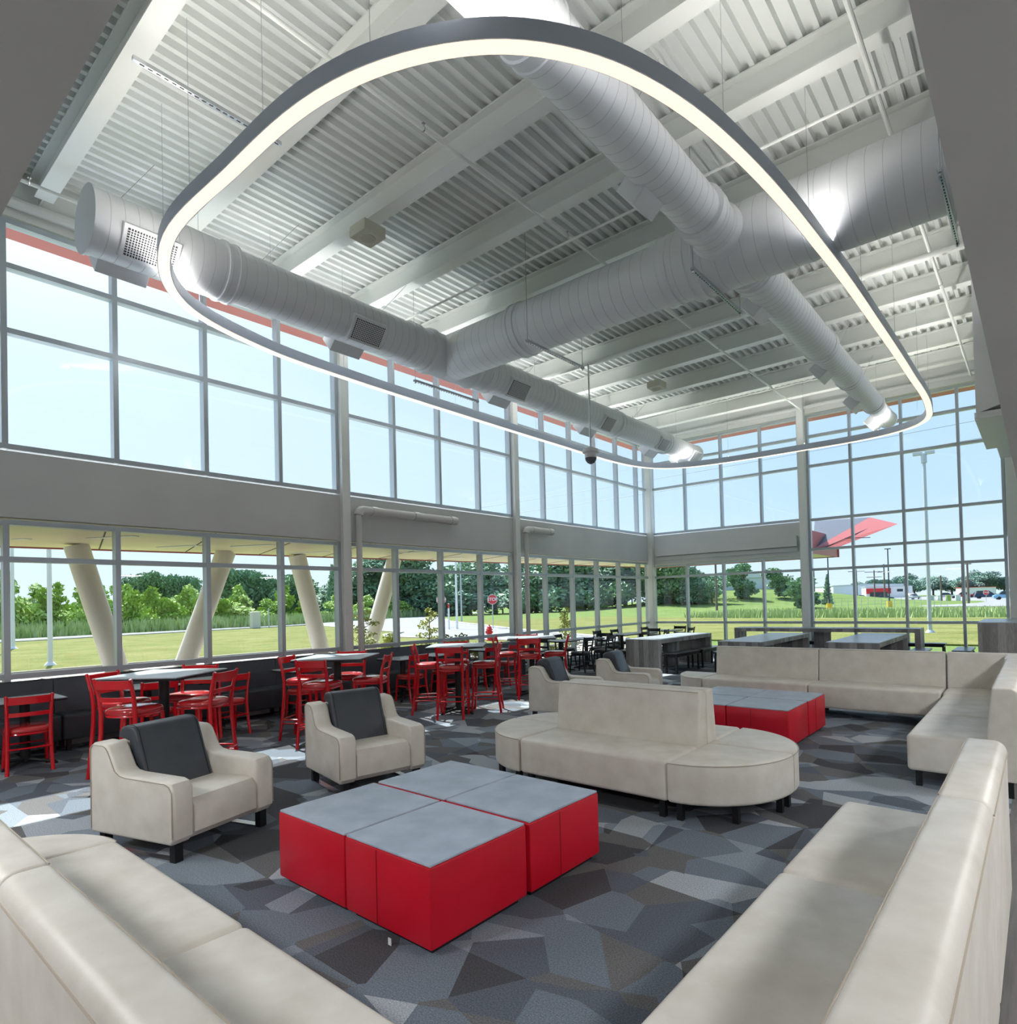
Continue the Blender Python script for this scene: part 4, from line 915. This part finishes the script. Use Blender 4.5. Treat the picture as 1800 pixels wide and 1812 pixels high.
pole('flagpole', -43.9, 8.15, 9.8, 0.10, 'white', 'silver flagpole on the lawn at the far left edge, farther of the two', 'flagpole', 'silver flagpoles on the lawn')
t = pole('light_pole', -3.95, 32.7, 8.1, 0.09, 'alu', 'tall silver parking light pole seen through the right glass bay', 'light pole')
for s in (-1, 1):
    bm = nb(); box(bm, s*0.05 if s > 0 else -0.42, 0.42 if s > 0 else -0.05, -0.1, 0.1, 8.08, 8.2); obj('lamp_head', bm, 'alu', t, False)
bm = nb(); tube(bm, [(0, 0, 7.7), (0, 0, 8.12)], 0.12, 10); obj('bracket', bm, 'alu', t)
for x, y, h, lb in ((-20.0, 80.3, 7.1, 'left one'), (-15.3, 90.6, 7.5, 'right one')):
    t = pole('light_pole', x, y, h, 0.09, 'poledark', 'slender black parking light pole with a yellow base, %s' % lb, 'light pole', 'black light poles beyond the lawn', base=False)
    bm = nb(); tube(bm, [(0, 0, 0), (0, 0, 0.75)], 0.32, 14); obj('yellow_base', bm, 'yellow', t)
    bm = nb(); box(bm, -0.35, 0.35, -0.15, 0.15, h-0.05, h+0.05); obj('lamp_head', bm, 'poledark', t, False)
up = [(-37.0, 137.3, 7.3, 2.2), (-30.1, 143.0, 6.9, 1.6), (-27.2, 145.3, 6.7, 1.8), (-23.6, 135.3, 7.4, 1.5), (-8.3, 109.2, 6.1, 0.5), (-32.6, 76.5, 6.9, 1.0), (-34.9, 113.3, 5.6, 1.0), (-13.6, 128, 4.6, 0.8)]
for i, (x, y, h, a_) in enumerate(up):
    z = gz(x, y); pole('utility_pole', x, y, h-z, 0.16, 'woodpole', 'wooden utility pole on the horizon, %s in the row built left to right' % ORD[i] if False else
        'wooden utility pole with a crossarm, ' + ['over the long pale building left end', 'left of the red fronted store', 'above the red fronted store', 'right of the red fronted store, three arms', 'above the parked minivan', 'behind the hedge in the left far bay', 'behind the round tree on the hill', 'among the far trees right of the store'][i],
        'utility pole', 'wooden utility poles', [(h-z-0.4, a_)]+([(h-z-1.5, a_*0.8)] if i in (3, 2) else []), False)
# power lines
pl_ = [((-34.0, 76, 14.6), (14, 76, 15.3)), ((-34, 76.3, 13.5), (14, 76.3, 14.0)), ((-30, 78, 12.3), (14, 78, 12.9)), ((-40, 137, 6.6), (4, 109.2, 5.8)), ((-40, 140, 5.6), (4, 112, 5.0))]
pl_ = [((-62, 55, 13.6), (20, 62, 16.4)), ((-62, 55.5, 12.4), (20, 62, 14.9)), ((-10, 70, 9.9), (20, 70, 10.6)), ((-40, 137, 6.6), (10, 105, 5.8)), ((-40, 140, 5.4), (10, 108, 5.0))]
for i, (a, b) in enumerate(pl_):
    bm = nb(); P = [Vector(a).lerp(Vector(b), k_/12)-Vector((0, 0, 0.5*math.sin(PI*k_/12))) for k_ in range(13)]; tube(bm, P, 0.022, 5)
    tag(obj('power_line', bm, 'wire', None, True), 'thin dark power line crossing the sky beyond the right glass wall, %s from the top' % ORD[i], 'power line', 'power lines beyond the right glass wall')

# vegetation: leaf clusters on branches
def foliage(rnd, blobs, n, size):
    bm = nb(); tot = sum(b[3]*b[4] for b in blobs)
    for (bx, by, bz, rx, rz) in blobs:
        k_ = int(n*rx*rz/tot)
        for i in range(k_):
            v = Vector((rnd.gauss(0, 1), rnd.gauss(0, 1), rnd.gauss(0, 1))).normalized()*(rnd.random()**0.35)
            c = Vector((bx+v.x*rx, by+v.y*rx, bz+v.z*rz)); s = size*rnd.uniform(0.6, 1.3)
            a = Vector((rnd.uniform(-1, 1), rnd.uniform(-1, 1), rnd.uniform(-1, 1))).normalized(); b = a.orthogonal().normalized()*s*0.55; a = a*s
            bm.faces.new([bm.verts.new(p) for p in (c-a, c+b, c+a, c-b)])
    me = bpy.data.meshes.new('foliage'); bm.to_mesh(me); bm.free(); return me
def trunkmesh(pts_list):
    bm = nb()
    for pts, r in pts_list: tube(bm, pts, r, 7)
    me = bpy.data.meshes.new('trunk'); bm.to_mesh(me); bm.free(); me.materials.append(M['bark']); return me
def proto(seed, kind):
    rnd = random.Random(seed)
    if kind == 'sapling':
        bl = [(rnd.uniform(-.35, .35), rnd.uniform(-.35, .35), 0.22+0.72*k_/5, 0.42*(1-k_/7), 0.16) for k_ in range(6)]+[(rnd.uniform(-.5, .5), rnd.uniform(-.5, .5), 0.25, .3, .15) for _ in range(3)]
        f, tr_ = foliage(rnd, bl, 2600, 0.052), [([(0, 0, 0), (0.02, 0, 0.9)], [0.02, 0.006])]
    elif kind == 'round':
        bl = [(rnd.uniform(-.38, .38), rnd.uniform(-.38, .38), rnd.uniform(0.38, 0.82), rnd.uniform(.18, .30), rnd.uniform(.12, .2)) for _ in range(11)]+[(0, 0, .5, .42, .3)]
        f, tr_ = foliage(rnd, bl, 6500, 0.030), [([(0, 0, 0), (0, 0, .4), (.05, .02, .7)], [0.035, 0.028, 0.01])]+[([(0, 0, .3), (.25*math.cos(a), .25*math.sin(a), .6)], [0.018, 0.006]) for a in (0.4, 2.2, 4.1)]
    elif kind == 'tall':
        bl = [(rnd.uniform(-.25, .25), rnd.uniform(-.25, .25), 0.12+0.8*k_/8, rnd.uniform(.2, .33), .12) for k_ in range(9)]
        f, tr_ = foliage(rnd, bl, 5200, 0.034), [([(0, 0, 0), (0, 0, .9)], [0.03, 0.008])]
    elif kind == 'conifer':
        bl = [(0, 0, 0.15+0.8*k_/9, 0.30*(1-k_/10.5), .06) for k_ in range(10)]
        f, tr_ = foliage(rnd, bl, 1800, 0.035), [([(0, 0, 0), (0, 0, .95)], [0.03, 0.006])]
    elif kind == 'young':
        bl = [(rnd.uniform(-.1, .1), rnd.uniform(-.1, .1), 0.2+0.75*k_/9, 0.16*(1-k_/14), .06) for k_ in range(10)]
        f, tr_ = foliage(rnd, bl, 900, 0.020), [([(0, 0, 0), (.01, 0, .97)], [0.012, 0.004])]+[([(0, 0, .2+.08*k_), (.13*math.cos(k_*2.1), .13*math.sin(k_*2.1), .32+.08*k_)], [0.006, 0.003]) for k_ in range(7)]
    else:
        bl = [(rnd.uniform(-.4, .4), rnd.uniform(-.4, .4), rnd.uniform(.25, .6), .32, .28) for _ in range(6)]
        f, tr_ = foliage(rnd, bl, 900, 0.06), [([(0, 0, 0), (0, 0, .4)], [0.02, 0.008])]
    return f, trunkmesh(tr_)
PR = {k_: [proto(11+i*7+j, k_) for j in range(2)] for i, k_ in enumerate(('sapling', 'round', 'tall', 'conifer', 'young', 'bush'))}
MC = {}
def plant(kind, x, y, wd, h, leaf, name, label, cat, grp, z=None):
    i = random.randrange(2); f, tk = PR[kind][i]; key = (kind, i, leaf)
    if key not in MC: c_ = f.copy(); c_.materials.clear(); c_.materials.append(M[leaf]); MC[key] = c_
    z = gz(x, y)-0.06 if z is None else z
    t = thing(name, label, cat, (x, y, z), random.uniform(0, 6.28), grp); t.scale = (wd, wd, h)
    for nm, me in (('foliage', MC[key]), ('trunk', tk)):
        o = bpy.data.objects.new(nm, me); C.objects.link(o); o.parent = t
    return t
# bright saplings beyond the road (left)
sp_ = [(-72, 13.2, 4.4, 5.6), (-73, 16.0, 4.0, 4.6), (-71, 19, 4.2, 4.8), (-73, 10.3, 4.5, 5.8), (-72, 22, 4.4, 4.4), (-73, 25.2, 4.2, 4.2), (-71, 28.0, 4.0, 4.0), (-74, 31.5, 4.4, 4.0), (-74, 35.5, 4.2, 3.4), (-75, 39.5, 4.2, 3.4), (-76, 44, 4.4, 3.2), (-77, 50, 4.5, 3.4), (-78, 55, 4.4, 3.3), (-77, 7.5, 4.5, 5.0), (-80, 62, 5, 4.0), (-80, 69, 5, 4.0)]
sp_ += [(-77, y_+1.3, 4.6, 4.6) for y_ in (6, 11, 15, 19.5, 24, 29, 34, 40)]
for i, (x, y, a_, h) in enumerate(sorted(sp_, key=lambda q: q[1])):
    plant('sapling', x, y, a_, h, 'leaf_bright', 'sapling', 'bright green bushy sapling beyond the road, %s from the left edge' % (ORD+['seventeenth','eighteenth','nineteenth','twentieth','twenty first','twenty second','twenty third','twenty fourth'])[i], 'tree', 'bright saplings beyond the road')
dk = [('round', -112, 37.5, 8, 9.4, 'first big rounded tree left, above the saplings'), ('round', -108, 42.0, 7, 8.8, 'second of the two rounded trees above the saplings'), ('round', -100, 48, 9, 9.6, 'large dark crown behind the second leaning column'),
      ('round', -98, 53, 8, 8.8, 'large dark crown right of the second leaning column'), ('tall', -104, 60, 12, 6.8, 'between the leaning columns, lower dark mass'), ('round', -104, 56.5, 12, 6.2, 'low dark tree left of the third leaning column'), ('conifer', -84, 53.5, 5, 8.4, 'pointed conifer beside the third leaning column'),
      ('tall', -88, 60.5, 12, 9.2, 'tall tree left of the first steel column'), ('tall', -84, 63, 12, 10.4, 'tall tree right of the first steel column'), ('tall', -82, 68, 13, 11.4, 'tallest dark tree behind the fourth leaning column'), ('round', -80, 72, 14, 10.0, 'dark tree left of the partial stop sign'),
      ('tall', -76, 74, 12, 10.2, 'dark tree behind the partial stop sign'), ('round', -74, 79, 14, 10.5, 'dark tree left of the full stop sign'), ('tall', -70, 82, 12, 10.6, 'dark tree behind the full stop sign'), ('round', -66, 84, 14, 10.2, 'dark tree left of the second steel column'),
      ('tall', -62, 86, 13, 10.0, 'dark tree right of the second steel column'), ('round', -58, 89, 14, 9.8, 'dark tree in the long row, third bay left'), ('tall', -55, 91, 13, 10.4, 'dark tree in the long row, third bay middle'), ('round', -51, 93, 14, 9.8, 'dark tree in the long row, third bay right'), ('tall', -48, 92, 11, 9.4, 'dark tree in the corner of the glass walls'),
      ('tall', -45, 88, 10, 8.0, 'tall hedge tree right of the corner column'), ('tall', -42, 86, 8, 7.0, 'hedge tree in the first pane of the far wall'), ('round', -40.6, 86.5, 4.5, 4.8, 'bushy tree left of the pale hill building'), ('round', -38.0, 87.5, 4.0, 3.9, 'bushy tree at the right end of the hedge')]
for k_, x, y, a_, h, lb in dk:
    plant(k_, x, y, a_, h, 'leaf_dark', 'tree', 'dense dark green tree, %s' % lb, 'tree', 'dark trees beyond the lawns')
plant('tall', -35.9, 95, 6.2, 5.2, 'leaf_dark', 'tree', 'round dark tree standing on the grassy hill before the pale building', 'tree', None, 1.5)
plant('tall', -31.8, 98.5, 5.2, 4.3, 'leaf_dark', 'tree', 'smaller round tree at the right corner of the hill building', 'tree', None, 1.6)
plant('tall', -23.6, 84.0, 5.8, 4.0, 'leaf_dark', 'tree', 'wide round bushy tree right of the far middle column', 'tree', None)
plant('conifer', -21.6, 86.0, 2.6, 4.4, 'leaf_dark', 'tree', 'ragged conifer behind the wide bushy tree', 'tree', None)
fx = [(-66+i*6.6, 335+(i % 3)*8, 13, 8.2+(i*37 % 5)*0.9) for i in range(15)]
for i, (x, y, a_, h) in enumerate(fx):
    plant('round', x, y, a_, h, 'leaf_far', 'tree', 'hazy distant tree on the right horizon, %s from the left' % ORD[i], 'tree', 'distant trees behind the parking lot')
for i in range(15):
    x = -104+i*4.4; y = 52+i*2.9
    plant('bush', x, y, 7.5, 5.0, 'leaf_dark', 'bush', 'dark undergrowth bush at the foot of the tree row, %s from the left' % ORD[i], 'bush', 'undergrowth below the dark trees')
for i, (x, y, h) in enumerate([(-12.6, 8.85, 1.05), (-13.1, 11.3, 1.35), (-11.5, 15.4, 1.5)]):
    plant('young', x, y, 1.9, h, 'leaf_yellow', 'young_tree', 'slim young yellow green tree in the gravel bed, %s from the left' % ORD[i], 'shrub', 'young trees in the gravel bed', bedz(y))
for i, (x, y, s_) in enumerate([(-11.3, 10.6, 0.7), (-11.0, 11.0, 0.5), (-11.5, 12.9, 0.6), (-12.6, 9.6, 0.6), (-11.1, 14.2, 0.5)]):
    plant('bush', x, y, s_, s_*1.1, 'leaf_yellow', 'low_shrub', 'small low shrub in the gravel bed, %s from the left' % ORD[i], 'shrub', 'low shrubs in the gravel bed', bedz(y)-0.02)
# tall grass along road and field
def blades(name, n, fn, h0, h1, label):
    bm = nb(); rnd = random.Random(5)
    for i in range(n):
        x, y = fn(rnd); h = rnd.uniform(h0, h1); a = rnd.uniform(0, PI); w2 = h*0.10; dx, dy = math.cos(a)*w2, math.sin(a)*w2; z = gz(x, y)-0.08
        q, r_ = rnd.uniform(-.3, .3)*h, rnd.uniform(-.3, .3)*h
        bm.faces.new([bm.verts.new(p) for p in ((x-dx, y-dy, z), (x+dx, y+dy, z), (x+q, y+r_, z+h))])
    tag(obj(name, bm, 'blades', None, False), label, 'grass', kind='stuff')
blades('tall_grass', 9000, lambda r: (lambda y: (r.uniform(-68, -64)-max(0, y-35)*0.45, y))(r.uniform(-5, 70)), 0.5, 1.5, 'tall pale grass growing along the far side of the road')
blades('field_grass', 9000, lambda r: (r.uniform(-26, 4), r.uniform(53, 66)), 0.3, 0.75, 'unmown bright grass in the field before the parking lot')

# signs, hydrant, fence
def text(t, s, size, mt, m, name='lettering'):
    cu = bpy.data.curves.new(name, 'FONT'); cu.body = s; cu.size = size; cu.align_x = 'CENTER'; cu.align_y = 'CENTER'; cu.extrude = 0.003; cu.offset = size*0.02
    o = bpy.data.objects.new('tmp_text', cu); C.objects.link(o); dg = bpy.context.evaluated_depsgraph_get(); me = bpy.data.meshes.new_from_object(o.evaluated_get(dg))
    bpy.data.objects.remove(o); me.transform(mt); me.materials.clear(); me.materials.append(M[m]); q = bpy.data.objects.new(name, me); C.objects.link(q); q.parent = t; return q
def stopsign(x, y, zc, r, label, face=True):
    d_ = math.atan2(-y, -x); t = thing('stop_sign', label, 'sign', (x, y, GZ), d_+PI/2, 'red stop signs')
    bm = nb(); tube(bm, [(0, 0.03, 0), (0, 0.03, zc-GZ+r)], 0.035, 8); obj('post', bm, 'alu', t)
    for nm, k_, m_, y_ in (('border', 1.0, 'white', -0.004), ('sign_plate', 0.93, 'signred', -0.008)):
        bm = nb(); prism(bm, [(r*k_*math.cos(PI/8+i*PI/4), zc-GZ+r*k_*math.sin(PI/8+i*PI/4)) for i in range(8)], y_-0.004, y_+0.006, 'y'); obj(nm, bm, m_, t, False)
    text(t, 'STOP', r*0.82, Matrix.Translation((0, -0.016, zc-GZ)) @ Matrix.Rotation(PI/2, 4, 'X'), 'white')
stopsign(-31.0, 32.8, 2.0, 0.38, 'red octagonal stop sign in full view beyond the road, above the hydrant')
stopsign(-37.4, 33.6, 2.1, 0.40, 'red octagonal stop sign half hidden by a window mullion')
stopsign(-7.0, 123.2, 1.4, 0.42, 'tiny distant red sign at the parking lot exit on the right')
t = thing('fire_hydrant', 'red fire hydrant beside the road outside the left windows', 'hydrant', (-21.0, 21.95, GZ))
bm = nb(); lathe(bm, [(0, .17), (.05, .17), (.06, .12), (.5, .12), (.52, .16), (.57, .16), (.58, .13), (.66, .11), (.71, .07), (.72, .04), (.78, .04)], 'z', (0, 0, 0), 20); obj('barrel', bm, 'signred', t)
for ax, o_2 in (('x', (-0.2, 0, 0)), ('y', (0, -0.2, 0))):
    bm = nb(); lathe(bm, [(0, .05), (.03, .07), (.37, .07), (.40, .05)] if ax == 'x' else [(0, .08), (.2, .08)], ax, (o_2[0], o_2[1], 0.42), 12); obj('outlet_cap', bm, 'signred', t)
bm = nb(); box(bm, -0.2, 0.2, -0.02, 0.02, 0.3, 0.62)
for i, (x, y, h, m_, lb) in enumerate([(-33.5, 30.8, 1.9, 'white', 'white marker post beyond the road right of the half hidden stop sign'), (-46, 36, 1.6, 'white', 'white marker post before the dark trees'), (-58.5, 30.2, 1.9, 'alu', 'thin grey sign post at the roadside by the second leaning column')]):
    t = thing('marker_post', lb, 'post', (x, y, GZ)); bm = nb(); tube(bm, [(0, 0, 0), (0, 0, h)], 0.06, 8); obj('post', bm, m_, t)
    if i < 2: bm = nb(); tube(bm, [(0, 0, h-0.35), (0, 0, h-0.05)], 0.066, 8); obj('red_band', bm, 'signred', t)
pole('light_pole', -33.4, 31.5, 7.5, 0.09, 'white', 'tall white light pole beyond the road between the stop signs', 'light pole', base=False, z0=GZ)
pole('light_pole', -47, 45, 7.5, 0.09, 'alu', 'grey light pole farther back right of the white one', 'light pole', base=False, z0=GZ)
t = thing('utility_cabinet', 'beige utility cabinet at the roadside beside the second leaning column', 'cabinet', (-58.6, 28.9, GZ)); bm = nb(); rbox(bm, -0.3, 0.3, -0.4, 0.4, 0, 1.6, 0.04, 1); obj('cabinet_body', bm, 'beige', t, False)
fe = thing('wire_fence', 'low wire fence with pale posts crossing the field', 'fence', (0, 0, 0))
for i in range(20):
    x = -20.8+i*0.62; y = 80+i*0.55; bm = nb(); tube(bm, [(x, y, GZ), (x, y, 1.2)], 0.03, 6); obj('post', bm, 'alu', fe)
bm = nb()
for z in (0.4, 0.8, 1.2): tube(bm, [(-20.8, 80, z), (-9.0, 90.5, z)], 0.012, 4)
obj('wires', bm, 'wire', fe)

# buildings
def building(name, label, x0, y0, x1, y1, dep, z0, h, wallm, roofm, gable=0.0):
    """front wall from (x0,y0) to (x1,y1)"""
    L_ = math.dist((x0, y0), (x1, y1)); a = math.atan2(y1-y0, x1-x0); t = thing(name, label, 'building', (x0, y0, z0), a)
    bm = nb(); box(bm, 0, L_, 0, dep, -1, h); obj('walls', bm, wallm, t, False)
    bm = nb(); prism(bm, [(-0.3, h), (L_+0.3, h), (L_+0.3, h+0.15), (L_/2, h+0.15+gable), (-0.3, h+0.15)], -0.3, dep, 'y'); obj('roof', bm, roofm, t, False)
    return t, L_
t, L_ = building('warehouse', 'pale grey gabled metal building on top of the grassy hill', -52.5, 108.0, -36.8, 114.0, 18, 1.9, 3.3, 'bldg', 'bldg', 1.2)
t, L_ = building('warehouse', 'long low pale building behind the red fronted store', -66, 272, -43, 286, 30, 0, 5.2, 'bldg', 'bldgroof', 0.4)
bm = nb(); box(bm, 1, 5, -0.1, 0.1, 0.3, 1.6)
obj('dock_doors', bm, 'bldgroof', t, False)
t, L_ = building('store', 'distant white store with a red entrance front', -52.0, 262, -37.5, 268, 8, 0, 4.2, 'white', 'bldgroof')
bm = nb(); box(bm, 0.0, 8.4, -0.4, 0.0, 1.6, 3.6); obj('red_front', bm, 'signred', t, False)
bm = nb(); box(bm, 1.2, 7.2, -0.45, -0.38, 0.0, 2.2); obj('shop_window', bm, 'carglass', t, False)
bm = nb(); box(bm, 10.5, 12.5, -0.05, 0.0, 2.2, 3.2); obj('side_window', bm, 'carglass', t, False)
t, L_ = building('store', 'low distant white building with a red stripe near the far trees', -27, 322, -15, 326, 8, 0, 3.2, 'white', 'signred')

# parked cars
def car(x, y, rz, ln, h, m, label, van=False):
    t = thing('car', label, 'car', (x, y, gz(x, y)+0.03), rz, 'parked cars in the lot'); w2 = 0.88; a = ln/2
    body = [(-a, .30), (-a, .72*h/1.5), (-a*.78, .92*h/1.5), (a*.45, .90*h/1.5), (a*.95, .72*h/1.5), (a, .5), (a, .30)]
    bm = nb(); prism(bm, body, -w2, w2, 'y', 0.06, 2); obj('body', bm, m, t)
    cab = [(-a*.92 if van else -a*.66, .86*h/1.5), (-a*.82 if van else -a*.40, h), (a*.12, h), (a*.5, .86*h/1.5)]
    bm = nb(); prism(bm, cab, -w2+.1, w2-.1, 'y', 0.04, 2); obj('cabin', bm, 'carglass', t)
    bm = nb(); prism(bm, [(cab[1][0], h-.03), (cab[2][0], h-.03), (cab[2][0]-.05, h+.03), (cab[1][0]+.05, h+.03)], -w2+.12, w2-.12, 'y'); obj('roof', bm, m, t, False)
    for sx in (-.62, .62):
        for sy in (-1, 1):
            bm = nb(); lathe(bm, [(-.1, .30), (.1, .30)], 'y', (sx*a, sy*(w2-.1), .31), 16); obj('wheel', bm, 'rubber', t)
M['car_blue'] = mat('car_dark_blue', (0.03, 0.05, 0.10), 0.2, 0.5); M['car_light'] = mat('car_light_blue', (0.22, 0.42, 0.62), 0.25, 0.3); M['car_red'] = mat('car_red', (0.35, 0.02, 0.03), 0.25, 0.3); M['car_silver'] = mat('car_silver', (0.5, 0.52, 0.55), 0.25, 0.5)
car(-9.6, 172, 0.25, 4.9, 1.75, 'car_blue', 'dark blue minivan parked in the lot at the right', True)
car(-5.0, 146, 0.2, 4.6, 1.6, 'car_light', 'light blue pickup car at the right edge of the lot')
car(-16.2, 203, 0.2, 4.6, 1.5, 'car_red', 'dark red car parked behind the minivan'); car(-13.6, 210, 0.2, 4.6, 1.5, 'car_red', 'dark red car behind the other red one')
car(-37.8, 186, 0.2, 4.6, 1.4, 'car_blue', 'dark car parked on the grass edge below the long building, left one'); car(-33.4, 191, 0.2, 4.4, 1.4, 'car_blue', 'dark car parked on the grass edge below the long building, right one')
car(-26.0, 186, 1.3, 4.4, 1.5, 'car_silver', 'small silver car seen end on in the middle of the lot')
car(-19.6, 196, 0.2, 4.6, 1.5, 'car_silver', 'silver car beside the recycling bins')
for i, (dx, m_) in enumerate([(0, 'bldgroof'), (1.1, 'white'), (2.2, 'leaf_bright'), (3.4, 'bldg'), (4.6, 'car_silver')]):
    t = thing('bin', 'small %s bin in the row before the far parked cars' % ['grey', 'white', 'green', 'pale blue', 'silver'][i], 'bin', (-15.6+dx*1.15, 132+dx*0.4, GZ+0.03), 0.2, 'bins in the parking lot')
    bm = nb(); rbox(bm, -.38, .38, -.38, .38, 0.02, 1.05, .06, 2); obj('bin_body', bm, m_, t); bm = nb(); rbox(bm, -.42, .42, -.42, .42, 1.05, 1.15, .03, 1); obj('lid', bm, m_, t)
